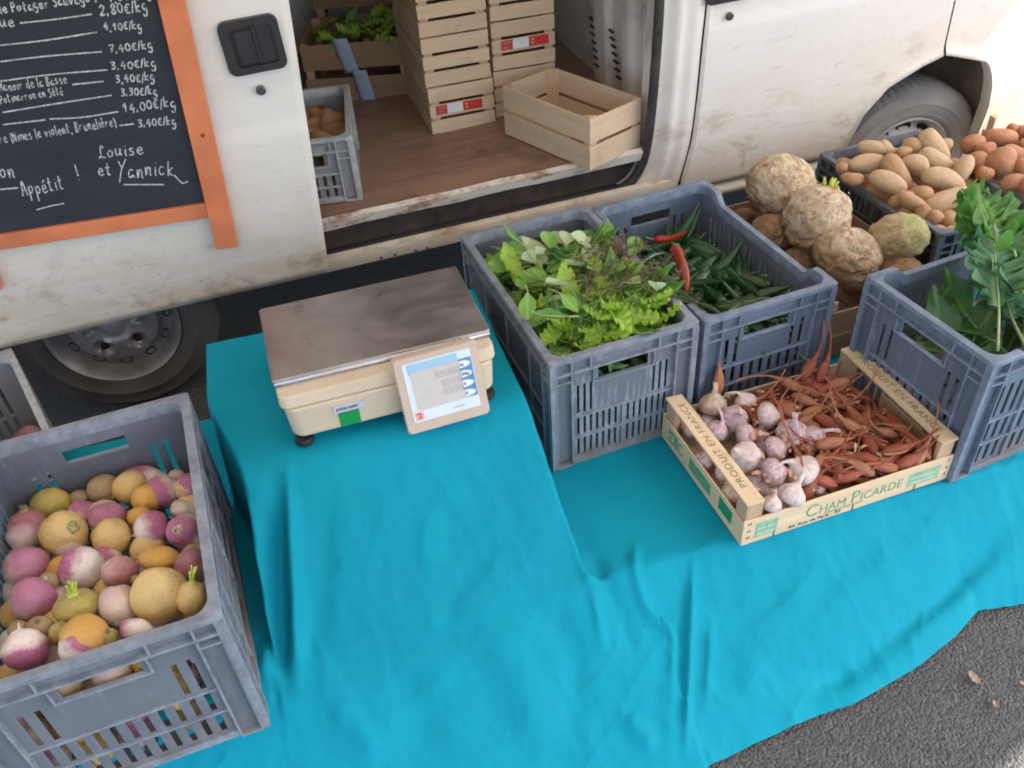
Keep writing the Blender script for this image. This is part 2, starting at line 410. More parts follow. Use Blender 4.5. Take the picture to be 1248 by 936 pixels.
fdo = fm.build('front_door', PAINT_FRONT, van, True, 40)
fs = MB()
def fe(a, b):
    x = lerp(gfx + .003, 3.95, a); z = lerp(archz(x, .26), ZT - .25 * sstep(.3, 1, a), b); y = bulge(z) - .006 + .45 * max(0, (x - 3.45)) ** 1.5
    e = max(0, 1 - (z - archz(x, 0)) / .05) if x < arch[-1][0] + .02 else 0
    return Vector((x, y - .016 * e * e, z))
fs.grid(70, NZ, fe); fs.grid(70, 2, lambda a, b: fe(a, 0) + Vector((0, .05 * b, 0))); fs.build('front_fender', PAINT_FRONT, van, True, 40)
sb = MB(); sb.grid(30, 5, lambda a, b: Vector((lerp(gx(.5) - .05, arch[1][0], a), [.03, .006, -.004, -.004, .004, .03][round(b * 5)] + .02, lerp(sillz - .06, sillz + .006, b)))); sb.build('door_sill', PAINT_FRONT, van, True, 40)
# dark shell behind the shut lines, and the wheel well
wb = MB(); wb.box(gx(.8) - .09, arch[0][0] - .06, .05, .07, .40, 1.28); wb.box(arch[0][0] - .1, 3.4, .05, .07, .98, 1.28); wb.build('door_inner_shell', UNDER, van)
wl = MB(); wcx, wcz = (arch[0][0] + axR) / 2 + .02, .40; wr = (axR - arch[0][0]) / 2 + .02
wl.grid(30, 6, lambda a, b: Vector((wcx + wr * cos(pi * a) * 1.02, .012 + .45 * b, wcz - .15 + (.60 + .02 * b) * sin(pi * a) ** .6)))
wl.grid(6, 6, lambda a, b: Vector((wcx + wr * 1.1 * (a * 2 - 1), .46, .2 + .75 * b)))
wl.build('wheel_well', LINER, van, True, 50)
fh = vl(868, 2); fb = plate(fh.x + .06, fh.z + .035, .17, .085, .02, bulge(fh.z) - .016, bulge(fh.z) + .002); fb.build('door_handle', PLASTIC_BLK, fdo, bevel=.003)
lk = vl(888, 19); l2 = MB(); l2.lathe([(.0, .0), (.0125, .0), (.0125, .006), (.009, .009), (.008, .006), (0, .006)], 24, Matrix.Translation((lk.x, bulge(lk.z) - .005, lk.z)) @ Matrix.Rotation(pi / 2, 4, 'X')); l2.build('lock', CAST, fdo, True, 30)
# cab upper part
cb = MB(); cb.prism([(1.95, .06, 2.1), (2.6, .10, 2.02), (3.3, .14, 1.28), (1.95, .06, 1.28)], (0, 1.6, 0)); cb.build('cab_top', PAINT_FRONT, van, bevel=.03)
GLASS = simple('dark window glass', (.02, .025, .03), .08, .1, 3, spec=.7)
gw = MB(); gw.prism([(2.02, .048, 1.95), (2.55, .075, 1.9), (3.05, .10, 1.36), (2.02, .03, 1.36)], (0, .02, 0)); gw.build('side_window', GLASS, van)
nb = MB(); nb.box(3.90, 4.02, .2, 1.5, .32, .70); nb.build('front_bumper', PLASTIC_BLK, van, bevel=.03)
hb = MB(); hb.prism([(3.25, .2, 1.28), (3.92, .28, 1.0), (3.92, .28, .6), (3.25, .2, .6)], (0, 1.3, 0)); hb.build('bonnet', PAINT_FRONT, van, bevel=.03)

def wheel(name, c, R_, trim, rot=(0, 0, 0), dusty=False):
    w_ = empty(name, c); w_.parent = van; w_.rotation_euler = rot
    MX = Matrix.Rotation(pi / 2, 4, 'X')                 # lathe axis -> -y (towards the street)
    ty = MB(); wd = .098
    q0 = .57 if dusty else .62
    pr = [(.62 * R_, -wd + .01), (.70 * R_, -wd), (.88 * R_, -wd), (.97 * R_, -wd + .018), (R_, -wd + .04), (R_, wd - .04), (.97 * R_, wd - .018), (.925 * R_, wd - .006), (.915 * R_, wd - .003), (.90 * R_, wd - .004), (.84 * R_, wd + .002), (.80 * R_, wd + .003), (.79 * R_, wd + .0055), (.775 * R_, wd + .0055), (.765 * R_, wd + .002), (.70 * R_, wd - .001), (.66 * R_, wd - .004), (.65 * R_, wd - .002), ((q0 + .025) * R_, wd - .008), (q0 * R_, wd - .02)]
    def tread(r, z, a):
        if r > .955 * R_ : return r * (1 - .012 * (1 if math.sin(a * 62) > .3 else 0))
        return r
    ty.lathe(pr, 248, MX, tread, cap=False); ty.build('tyre', TYRE_DUSTY if dusty else TYRE, w_, True, 40)
    rm = MB(); rm.lathe([((q0 + .02) * R_, wd - .012), ((q0 + .005) * R_, wd - .004), ((q0 - .02) * R_, wd - .012), ((q0 - .045) * R_, wd - .04), ((q0 - .08) * R_, wd - .062), (.45 * R_, wd - .066), (.40 * R_, wd - .05), (0.3 * R_, wd - .045), (0, wd - .045)], 64, MX, cap=False)
    rm.build('rim', RIM_W if dusty else RIM, w_, True, 45)
    for k in range(12 if not dusty else 9):
        a = 2 * pi * k / (12 if not dusty else 9) + .2; q = (.50 * R_ if not dusty else .43 * R_)
        rr = .016 if not dusty else .024
        M_ = MX @ Matrix.Translation((q * cos(a), q * sin(a), wd - (.064 if not dusty else .054))) @ Matrix.Rotation(a, 4, 'Z') @ Matrix.Diagonal((.75, 1.25, 1, 1))
        hl = MB(); hl.lathe([(0, -.01), (rr, -.01), (rr, .0035), (rr * .86, .0045), (rr * .8, -.002), (0, -.004)], 14, M_)
        hl.build('vent_hole', UNDER, w_, True, 40)  # near-black disc stands in for the shade inside each hole
    if trim:
        cp = MB(); nr, nt = 16, 120; R2 = .41 * R_
        def cz(r): return wd - .030 + .022 * (1 - (r / R2) ** 2) - .012 * math.exp(-((r / R2 - .28) / .08) ** 2)
        vs = []; fs_ = []
        def hole(r, a):
            rr = r / R2; k = (a / (2 * pi / 5)) % 1 - .5; return ((rr - .66) / .19) ** 2 + (k * 5.0 * rr / .82 * 1.05) ** 2 * .62 < 1
        for i in range(nr + 1):
            for k in range(nt):
                r = R2 * i / nr; a = 2 * pi * k / nt; dep = 0
                rr = r / R2; kk = (a / (2 * pi / 5)) % 1 - .5
                e = ((rr - .66) / .19) ** 2 + (kk * 5.0 * rr * 1.28) ** 2 * .62
                dep = -.022 * (1 - sstep(.75, 1.1, e)) + .003 * math.exp(-((e - 1.35) / .25) ** 2)
                vs.append(MX @ Vector((r * cos(a), r * sin(a), cz(r) + dep)))
        for i in range(nr):
            for k in range(nt): fs_.append((i * nt + k, i * nt + (k + 1) % nt, (i + 1) * nt + (k + 1) % nt, (i + 1) * nt + k))
        cp.add(vs, fs_); cp.build('wheel_trim', HUBCAP, w_, True, 60)
        for k in range(5):
            dk = MB()
            a = 2 * pi * (k + .5) / 5; M_ = MX @ Matrix.Translation((.66 * R2 * cos(a), .66 * R2 * sin(a), wd - .036)) @ Matrix.Rotation(a, 4, 'Z') @ Matrix.Diagonal((1.0, .86, 1, 1))
            dk.lathe([(0, 0), (.0165, 0), (.0165, .0005), (.014, .004), (0, .0045)], 20, M_)
            dk.build('trim_opening', UNDER, w_, True)  # near-black disc paints the shade at the bottom of each recess
    return w_
h = vl(138, 404, 2.60); wheel('rear_wheel', (h.x, .125, .335), .335, True, (0, .3, 0))
h2 = vl(1107, 194, 2.66); wheel('front_wheel', (h2.x, .19, h2.z - .015), .305, False, (0, 0, radians(-6)), True)
print('hubs', h, h2)
# ================================================================== CANOPY (unseen awning above the frame, outline shaped to cast the stall's shade)
t = NT('awning fabric'); t.col(t.ramp(t.noise(40, 3, w=False), [(.3, (.50, .43, .36)), (.7, (.56, .48, .40))])); t.rough(.9)
tr = t.n.new('ShaderNodeBsdfTranslucent'); tr.inputs[0].default_value = (.62, .52, .42, 1); mx = t.n.new('ShaderNodeMixShader'); mx.inputs[0].default_value = .22
t.L(t.b.outputs[0], mx.inputs[1]); t.L(tr.outputs[0], mx.inputs[2]); t.L(mx.outputs[0], t.n['Material Output'].inputs[0]); AWN = t.m
aw = empty('market_awning', (1.0, .4, 0), 0, 'pale fabric awning stretched over the stall and the cameraman', 'awning')
cm = MB()
AWP = [(-3.6, -2.25), (3.45, .08), (3.66, 1.0), (3.84, 1.6), (3.66, 2.2), (3.0, 2.72), (-3.6, 2.72)]
cm.add([(x - 1.0, y - .4, 2.42) for x, y in AWP], [tuple(range(len(AWP)))]); cm.build('canopy', AWN, aw)
AL = simple('aluminium pole', (.5, .5, .5), .4, .1, 30, metal=.8)
for (x, y) in ((3.55, 1.05), (-3.5, -2.1), (-3.5, 2.3)):
    po = MB(); po.tube([(x - 1.0, y - .4, zg(x) + .0), (x - 1.0, y - .4, 2.42)], .02, 12); po.build('pole', AL, aw, True)

# ================================================================== TABLE AND CLOTH
TZ = .32
WOODB = simple('rough bench timber', (.30, .22, .14), .8, .3, 10)
bn = empty('low_bench', (.6, 1.55, 0), 0, 'low wooden bench hidden under the turquoise cloth', 'bench')
b_ = MB(); b_.box(-1.35, 1.55, -.28, .42, TZ - .075, TZ - .05); b_.build('bench_top', WOODB, bn)
for sx in (-1.25, 1.45):
    for sy in (-.22, .36):
        l_ = MB(); l_.box(sx - .03, sx + .03, sy - .03, sy + .03, zg(.6 + sx), TZ - .075); l_.build('leg', WOODB, bn)
bx = empty('riser_box', (.06, 1.71, TZ + .003), 0, 'upturned wooden box hidden under the cloth beneath the weighing scale', 'box')
b_ = MB(); b_.box(-.29, .30, -.18, .24, 0, .272); b_.build('box_shell', WOODB, bx, bevel=.01)

HEM = sorted([(p.x, p.y) for p in [at(x, y, zg(x_) + .01) for x, y, x_ in ((1300, 728, 1.6), (1248, 735, 1.6), (1192, 745, 1.5), (1165, 775, 1.4), (1120, 812, 1.3), (1085, 832, 1.2), (1040, 858, 1.1), (1000, 870, 1.0), (930, 902, .8), (860, 936, .6))]])
def hem(x):
    if x <= HEM[0][0]: return HEM[0][1] - .05 * sstep(0, 1, HEM[0][0] - x) + .02 * sin(x * 9)
    if x >= HEM[-1][0]: return HEM[-1][1] + .02 * (x - HEM[-1][0])
    for (xa, ya), (xb, yb) in zip(HEM, HEM[1:]):
        if xa <= x <= xb: return lerp(ya, yb, (x - xa) / (xb - xa))
def smin(vals, k):
    mn = min(vals); s = sum(math.exp(-(v - mn) / k) for v in vals); return mn - k * math.log(s)
def smax(a, b, k): return -smin([-a, -b], k)
def W2(px, py, z): p = at(px, py, z); return (p.x, p.y)
# creases: photo pixels (with the height of the cloth there) -> lines on the cloth: amplitude, width
FOLDS = []
def fold(pts, amp, w, tip=.35): FOLDS.append(([(q.x, q.y) for q in smooth_path([Vector((*W2(*p), 0)) for p in pts], 5)], amp, w, tip))
fold([(338, 600, .57), (336, 700, .46), (338, 828, .32)], -.042, .020)
fold([(352, 585, .58), (357, 700, .46), (359, 825, .32)], .028, .014)
fold([(310, 640, .5), (320, 760, .38), (325, 840, .31)], .016, .018)
fold([(395, 590, .58), (385, 700, .46), (370, 800, .35)], -.010, .03)
fold([(700, 570, .5), (722, 660, .38), (738, 712, .31)], -.018, .022)
fold([(690, 590, .5), (712, 680, .38), (721, 716, .31)], .012, .012)
fold([(775, 640, .335), (774, 690, .32), (790, 740, .27), (821, 775, .23), (812, 930, .06)], .014, .012)
fold([(735, 700, .32), (752, 730, .29), (775, 800, .2)], -.010, .022)
fold([(722, 690, .33), (725, 725, .29), (735, 800, .2)], .012, .012)
fold([(845, 680, .31), (840, 800, .17), (833, 935, .03)], .018, .008)
fold([(833, 720, .26), (828, 850, .12)], -.007, .010)
fold([(868, 750, .24), (860, 870, .10)], .009, .009)
fold([(1239, 625, .24), (1140, 725, .17), (1041, 808, .11), (960, 850, .07)], -.030, .035)
fold([(1225, 690, .14), (1120, 770, .09), (1020, 835, .06)], .014, .035)
fold([(1180, 615, .28), (1090, 690, .2), (985, 770, .15)], .010, .03)
fold([(1000, 690, .25), (930, 790, .15), (900, 860, .08)], .008, .03)
fold([(600, 760, .28), (640, 850, .16), (650, 936, .05)], .013, .05)
fold([(500, 800, .3), (520, 936, .12)], -.012, .05)
fold([(400, 840, .29), (470, 936, .16)], .012, .03)
fold([(620, 640, .45), (560, 700, .4), (540, 760, .34)], -.006, .02)
fold([(530, 590, .56), (500, 690, .47)], .006, .03)
fold([(600, 560, .57), (640, 640, .44)], -.006, .03)
fold([(760, 880, .1), (800, 936, .03)], .012, .02)
fold([(560, 800, .28), (450, 900, .2)], .008, .02)
fold([(655, 730, .32), (700, 800, .22), (690, 930, .06)], -.010, .03)
fold([(360, 822, .31), (480, 790, .315), (600, 750, .315), (700, 715, .315)], -.004, .014)
FBOX = [(min(q[0] for q in f[0]) - 4 * f[2], max(q[0] for q in f[0]) + 4 * f[2], min(q[1] for q in f[0]) - 4 * f[2], max(q[1] for q in f[0]) + 4 * f[2]) for f in FOLDS]
def folds(x, y):
    s = 0
    for (pts, amp, w, tip), (bx0, bx1, by0, by1) in zip(FOLDS, FBOX):
        if x < bx0 or x > bx1 or y < by0 or y > by1: continue
        best = None; L = len(pts) - 1
        for i in range(L):
            ax, ay = pts[i]; bx_, by = pts[i + 1]; dx, dy = bx_ - ax, by - ay; l2 = dx * dx + dy * dy
            tt = min(1, max(0, ((x - ax) * dx + (y - ay) * dy) / l2)); d2 = (x - ax - tt * dx) ** 2 + (y - ay - tt * dy) ** 2
            if best is None or d2 < best[0]: best = (d2, (i + tt) / L)
        if best[0] < 16 * w * w:
            g = best[1]; s += 1.12 * amp * math.exp(-best[0] / (w * w)) * min(1, .25 + sstep(0, tip, g)) * min(1, .15 + sstep(0, tip, 1 - g))
    return s
def ridge(a, b, s):
    r = 1 - abs(noise.noise(Vector((a, b, s)))) * 2.2; return max(0, r) ** 3
def cloth_z(x, y):
    xl = -.335 + .072 * sstep(1.78, 1.42, y); xrr = .392
    P = smin([.62, .62 + 14 * (x - xl), .62 - 9 * (x - xrr), .62 - .98 * (1.480 - y), .62 - 12 * (y - 1.985)], .016)
    yh = hem(x); s2 = (TZ - zg(x) - .012) / (1.170 - yh)
    tt_ = (1.170 - y) / (1.170 - yh); T = smin([TZ, TZ - (TZ - zg(x) - .012) * (max(0, tt_) ** .80 if tt_ > 0 else tt_)], .006)
    z = smax(P, T, .010)
    wr = .0022 * noise.fractal(Vector((x * 7, y * 5, 0)), .6, 2.2, 4) + .0016 * ridge(x * 9 + 2.2 * y, y * 3.5, 4) + .0018 * ridge(x * 6 - y * 8, y * 5 + x * 3, 9) + .0006 * ridge(x * 31, y * 17, 2)
    flat = sstep(.595, .622, P) * .8 + sstep(1.19, 1.26, y) * (1 - sstep(.33, .36, P)) * .85
    z += (folds(x, y) + wr * 1.6) * (1 - min(1, flat))
    if y > 1.25 and P < .33: z = min(z, TZ + .001)
    return max(z, zg(x) + .004)
t = NT('turquoise cotton cloth'); wv = t.noise(900, 2, w=False); bl = t.noise(2.2, 5, w=False)
c = t.ramp(bl, [(.3, (.003, .235, .325)), (.7, (.004, .285, .385))])
st = t.ramp(t.noise(23, 4, .6, w=False), [(.70, 0.0), (.74, .55)]); st2 = t.ramp(t.noise(3, 3, w=False), [(.45, 0.0), (.6, 1.0)])
c = t.mix(t.math('MULTIPLY', st, st2), c, (.004, .12, .18))
t.col(c); t.rough(.72); t.bump(wv, .12, .001); t.set(Specular_IOR_Level=.12)
CLOTH = t.m
cl = MB(); NXc, NYc = 520, 320
def cpt(a, b):
    x = lerp(-1.06, 2.30, a); y = lerp(hem(x), 2.05, b ** 1.15)
    return Vector((x, y, cloth_z(x, y)))
cl.grid(NXc, NYc, cpt)
clo = cl.build('tablecloth', CLOTH, None, True, fix=False)
tag(clo, 'turquoise cloth draped over the stall bench and down to the asphalt', 'tablecloth')

# ================================================================== PLASTIC CRATES
def plastic(name, c, var=.12, scuff=(.25, .295, .35)):
    t = NT(name); n = t.noise(6, 5, .65); s_ = t.noise(1, 5, .7, vec=t.mapped((40, 40, 9))); 
    cc = t.ramp(n, [(.3, tuple(x * (1 - var) for x in c)), (.7, tuple(x * (1 + var) for x in c))])
    cc = t.mix(t.ramp(s_, [(.54, 0.0), (.72, .5)]), cc, scuff)
    cc = t.mix(t.ramp(t.noise(14, 6, .75), [(.60, 0.0), (.75, .35)]), cc, (.10, .08, .06))
    ge = t.n.new('ShaderNodeNewGeometry'); ed = t.math('MULTIPLY', t.ramp(ge.outputs['Pointiness'], [(.515, 0.0), (.57, 1.0)]), t.ramp(t.noise(30, 4, .7), [(.35, .1), (.65, .75)])); cc = t.mix(ed, cc, tuple(min(1, x * 1.9 + .05) for x in c))  # edges painted paler, as wear and as edge highlights
    lo = t.xyz()[2]; cc = t.mix(t.math('MULTIPLY', t.ramp(lo, [(.0, .75), (.10, 0.0)]), t.ramp(t.noise(9, 6, .75), [(.42, 0.0), (.62, 1.0)])), cc, (.20, .155, .11))
    t.col(cc); t.rough(t.ramp(s_, [(.4, .42), (.75, .6)])); t.bump(t.noise(300, 3), .06, .002); t.set(Specular_IOR_Level=.4)
    return t.m
CR_BLUE = plastic('blue grey crate plastic', (.112, .143, .190))
CR_GREY = plastic('grey crate plastic', (.142, .164, .192))
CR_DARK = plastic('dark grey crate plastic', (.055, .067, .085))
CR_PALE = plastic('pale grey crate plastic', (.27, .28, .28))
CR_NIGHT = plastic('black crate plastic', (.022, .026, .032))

def holed_panel(mb, us, vs, solid, fn, t0, t1):
    nu, nv = len(us) - 1, len(vs) - 1; idx = {}
    def V(i, j, k):
        if (i, j, k) not in idx: idx[(i, j, k)] = len(mb.v); mb.v.append(tuple(fn(us[i], vs[j], t0 if k == 0 else t1)))
        return idx[(i, j, k)]
    S = lambda i, j: 0 <= i < nu and 0 <= j < nv and solid(us[i] + us[i + 1], vs[j] + vs[j + 1])
    def F(*q): mb.f.append(q); mb.mi.append(0)
    for i in range(nu):
        for j in range(nv):
            if not S(i, j): continue
            F(V(i, j, 0), V(i + 1, j, 0), V(i + 1, j + 1, 0), V(i, j + 1, 0)); F(V(i, j, 1), V(i, j + 1, 1), V(i + 1, j + 1, 1), V(i + 1, j, 1))
            if not S(i - 1, j): F(V(i, j, 0), V(i, j + 1, 0), V(i, j + 1, 1), V(i, j, 1))
            if not S(i + 1, j): F(V(i + 1, j, 0), V(i + 1, j, 1), V(i + 1, j + 1, 1), V(i + 1, j + 1, 0))
            if not S(i, j - 1): F(V(i, j, 0), V(i, j, 1), V(i + 1, j, 1), V(i + 1, j, 0))
            if not S(i, j + 1): F(V(i, j + 1, 0), V(i + 1, j + 1, 0), V(i + 1, j + 1, 1), V(i, j + 1, 1))

def make_crate(name, L, Wd, H, m_, loc_, rz, label, dip=0.0, fine=False, cat='crate', group=None, name_part=None, rim_m=None):
    """short ends at y = 0 and y = L (width Wd along x), long flanks along y; the origin is the front left foot"""
    root = empty(name, loc_, rz, label, cat, group)
    INS = .014; T = .005; PW = .058
    def rimz(y):
        if not dip: return H
        return H - dip * sstep(.085, .125, y) * sstep(.085, .125, L - y)
    def wall(nm, n_len, O, ux, nx_, is_end):
        # O: origin corner of the outer plane, ux: direction along, nx_: outward normal
        mb = MB(); ux, nx_ = Vector(ux), Vector(nx_); O = Vector(O)
        zt = H - .012
        hole = []
        mid = n_len / 2; a0, a1 = PW + .012, n_len - PW - .012
        hz0, hz1 = H - .096, H - .060
        r1 = (.46 * H, .72 * H); r2 = (.255 * H, .43 * H); r3 = (.06 * H, .235 * H)
        hw = .068
        if is_end: hole.append((mid - hw, mid + hw, hz0, hz1))
        sw = .0068 if fine else .011
        nrow = int((a1 - a0) / (.0165 if fine else .0265)); pit = (a1 - a0) / nrow
        for k in range(nrow):
            c = a0 + pit * (k + .5)
            if not (is_end or False) or abs(c - mid) > hw + (.012 if fine else .018): hole.append((c - sw / 2, c + sw / 2, *(r1 if fine or True else r1)))
            hole.append((c - sw / 2, c + sw / 2, *r2)); hole.append((c - sw / 2, c + sw / 2, *r3))
        us = sorted(set([0, n_len] + [round(h[0], 5) for h in hole] + [round(h[1], 5) for h in hole] + [round(n_len * k / 16, 5) for k in range(17)]))
        vs = sorted(set([.008, zt] + [round(h[2], 5) for h in hole] + [round(h[3], 5) for h in hole]))
        hs = [(round(h[0], 5), round(h[1], 5), round(h[2], 5), round(h[3], 5)) for h in hole]
        def solid(u2, v2):
            u, v = u2 / 2, v2 / 2; return not any(h[0] < u < h[1] and h[2] < v < h[3] for h in hs)
        def zc(u, z): return z if is_end else min(z, rimz(u) - .008)
        def fn(u, v, w): 
            p = O + ux * u - nx_ * (INS + w); p.z = zc(u, v); return p
        holed_panel(mb, us, vs, solid, fn, 0, T)
        def rib(u0, u1, z0, z1, d=INS):                       # a rib proud of the wall, out to d from the plane of the wall
            n_ = 1 if is_end else max(1, int((u1 - u0) / .05))
            for k in range(n_):
                ua, ub = lerp(u0, u1, k / n_), lerp(u0, u1, (k + 1) / n_)
                vs_ = []
                for u in (ua, ub):
                    for w in (-(d - .0008), .001):
                        for z in (z0, z1):
                            p = O + ux * u - nx_ * (INS + w); p.z = zc(u, z); vs_.append(p)
                mb.add(vs_, [(0, 1, 3, 2), (4, 6, 7, 5), (0, 4, 5, 1), (2, 3, 7, 6), (0, 2, 6, 4), (1, 5, 7, 3)])
        lt = .0045
        rib(.004, n_len - .004, H - .050, H - .0445, INS)      # ledge below the rim
        for u in (PW, n_len - PW): rib(u - lt / 2, u + lt / 2, .004, H - .014, INS)
        for u in (mid - hw - .024, mid + hw + .024): rib(u - lt / 2, u + lt / 2, H - .050, H - .014, INS - .002)
        if is_end:
            rib(mid - hw - .012, mid + hw + .012, hz0 - .005, hz0 - .0005, .008)
            for u in (mid - hw - .014, mid + hw + .014): rib(u - lt / 2, u + lt / 2, hz0 - .005, H - .05, .008)
        else:
            for k in range(1, 4): u = n_len * k / 4; rib(u - lt / 2, u + lt / 2, .02, H - .05, .007)
        for z in (.443 * H, .244 * H): rib(PW, n_len - PW, z - .0032, z + .0032, .0065)
        if fine: rib(mid - lt / 2, mid + lt / 2, .02, .443 * H, .0065)
        rib(PW - .002, n_len - PW + .002, 0.0, .020, INS - .004)
        # corner pillars: the outer skin at both ends of the wall
        for u0, u1 in ((.001, .013), (n_len - .013, n_len - .001)): rib(u0, u1, 0.0, H - .012, INS)
        for u0, u1 in ((.006, PW), (n_len - PW, n_len - .006)):
            rib(u0, u1, 0.0, .006, INS); rib(u0, u1, H - .074, H - .070, INS)
        o = mb.build(nm, m_, root, False, None, .0012); return o
    wall('end_wall', Wd, (0, 0, 0), (1, 0, 0), (0, -1, 0), True)
    wall('end_wall', Wd, (0, L, 0), (1, 0, 0), (0, 1, 0), True)
    wall('side_wall', L, (0, 0, 0), (0, 1, 0), (-1, 0, 0), False)
    wall('side_wall', L, (Wd, 0, 0), (0, 1, 0), (1, 0, 0), False)
    fl = MB(); us = [INS + (Wd - 2 * INS) * k / 17 for k in range(18)]; vs = [INS + (L - 2 * INS) * k / 25 for k in range(26)]
    ui = {round(a + b, 6): i for i, (a, b) in enumerate(zip(us, us[1:]))}; vi = {round(a + b, 6): i for i, (a, b) in enumerate(zip(vs, vs[1:]))}
    holed_panel(fl, us, vs, lambda a, b: not (ui[round(a, 6)] % 2 == 1 and vi[round(b, 6)] % 2 == 1), lambda u, v, w: Vector((u, v, .008 + w)), 0, .006)
    fl.build('crate_floor', m_, root)
    # rim: outer loop nearly square, inner loop with the big fillets
    def loop(off, r):
        out = []; n = 8
        for (cx, cy, a0) in ((Wd - off - r, L - off - r, 0), (off + r, L - off - r, 90), (off + r, off + r, 180), (Wd - off - r, off + r, 270)):
            for k in range(n + 1):
                a = radians(a0 + 90 * k / n); out.append((cx + r * cos(a), cy + r * sin(a)))
            nxt = {0: None}
            # straight run to the next corner, sampled where the rim dips
            x, y = out[-1]
            if a0 == 90:
                for f in [.04, .085, .095, .105, .115, .125, .25, .5, .75] : pass
        # rebuild with dips: insert samples along both flanks
        res = []
        m2 = len(out)
        for i in range(m2):
            p, q = out[i], out[(i + 1) % m2]; res.append(p)
            if abs(p[1] - q[1]) > .3 * L:
                ys = [.06, .08, .09, .1, .11, .12, .13, .16]; ys = ys + [L / 2] + [L - y for y in reversed(ys)]
                if q[1] < p[1]: ys = ys[::-1]
                for y in ys: res.append((p[0], y))
            elif abs(p[0] - q[0]) > .3 * Wd:
                for f in range(1, 6): res.append((lerp(p[0], q[0], f / 6), p[1]))
        return res
    Lo, Li, Lu = loop(.0, .010), loop(.020, .034), loop(.0, .010)
    n = len(Lo); rm = MB(); hh = .012
    vs = [(x, y, rimz(y) - .0015) for x, y in Lo] + [(x, y, rimz(y)) for x, y in loop(.0015, .010)] + [(x, y, rimz(y)) for x, y in loop(.0185, .033)] + [(x, y, rimz(y) - .0025) for x, y in Li] + [(x, y, rimz(y) - .03) for x, y in loop(.0205, .034)] + [(x, y, rimz(y) - hh) for x, y in Lo]
    fs = []
    for a, b in ((0, 1), (1, 2), (2, 3), (3, 4), (5, 0), (4, 5)):
        for i in range(n): fs.append((a * n + i, a * n + (i + 1) % n, b * n + (i + 1) % n, b * n + i))
    rm.add(vs, fs); rm.build('rim', rim_m or m_, root, True, 40)
    return root

CRA = {}
def put(key, *a, **k): CRA[key] = make_crate(*a, **k)
put('greens', 'vegetable_crate', .66, .40, .355, CR_GREY, (.458, 1.522, TZ + .002), .085, 'grey plastic crate heaped with mixed salad leaves beside the scale', fine=True, group='plastic vegetable crates')
put('peppers', 'vegetable_crate', .66, .40, .325, CR_BLUE, (.885, 1.585, TZ + .002), .095, 'blue-grey plastic crate of green chilli peppers between salad and celeriac', dip=.032, group='plastic vegetable crates')
put('kale', 'vegetable_crate', .66, .41, .375, CR_BLUE, (1.366 + .66 * cos(.13), 1.162 + .66 * sin(.13), TZ + .002), .13 + pi / 2, 'blue-grey plastic crate of kale at the right end of the bench', dip=.028, group='plastic vegetable crates')
put('turnips', 'vegetable_crate', .66, .455, .374, CR_GREY, (-.298 - .455 * cos(.085), 1.032 - .455 * sin(.085), TZ + .006), .085, 'grey plastic crate full of turnips at the left front of the stall', group='plastic vegetable crates')
_a, _b = at(998, 186, .605), at(1147, 286, .605); PCX, PCY = _b.x, _b.y; PCA = math.atan2(-(_a - _b).x, (_a - _b).y); PCL = (_a - _b).length
print('potato crate', _a, _b, PCA, PCL)
CZ = .395                                              # a wooden box lifts the potato crate
put('potatoes', 'vegetable_crate', PCL, .40, .205, CR_DARK, (PCX, PCY, .400), PCA, 'dark grey plastic crate of long pale potatoes in front of the van wheel', dip=.03, group='plastic vegetable crates')
# ================================================================== WOODEN BOXES
def wood(name, c, grain=(2.5, 40, 40), var=.16, dark=(.20, .13, .07), stain=.5):
    t = NT(name); g = t.noise(1, 6, .6, vec=t.mapped(grain), dist=.4); b = t.noise(7, 5, .6)
    cc = t.ramp(g, [(.25, tuple(x * (1 - var) for x in c)), (.75, tuple(min(1, x * (1 + var)) for x in c))])
    cc = t.mix(t.ramp(b, [(.56, 0.0), (.8, stain)]), cc, dark)
    k = t.math('MULTIPLY', t.rand(), .35); cc = t.mix(k, cc, tuple(x * .72 for x in c))
    t.col(cc); t.rough(.7); t.bump(g, .25, .002); t.set(Specular_IOR_Level=.3); return t.m
POPLAR = wood('poplar slat', (.64, .49, .33))
POPLAR_Y = wood('poplar slat across', (.64, .49, .33), (40, 2.5, 40))
POPLAR_OLD = wood('aged poplar slat', (.33, .215, .13), stain=.7); POPLAR_OLD_Y = wood('aged poplar slat across', (.33, .215, .13), (40, 2.5, 40), stain=.7)
POPLAR_PALE = wood('pale printed veneer', (.70, .54, .34), stain=.25); POPLAR_PALE_Y = wood('pale printed veneer across', (.70, .54, .34), (40, 2.5, 40), stain=.25)
POST = wood('corner post wood', (.56, .38, .24), (40, 40, 4))

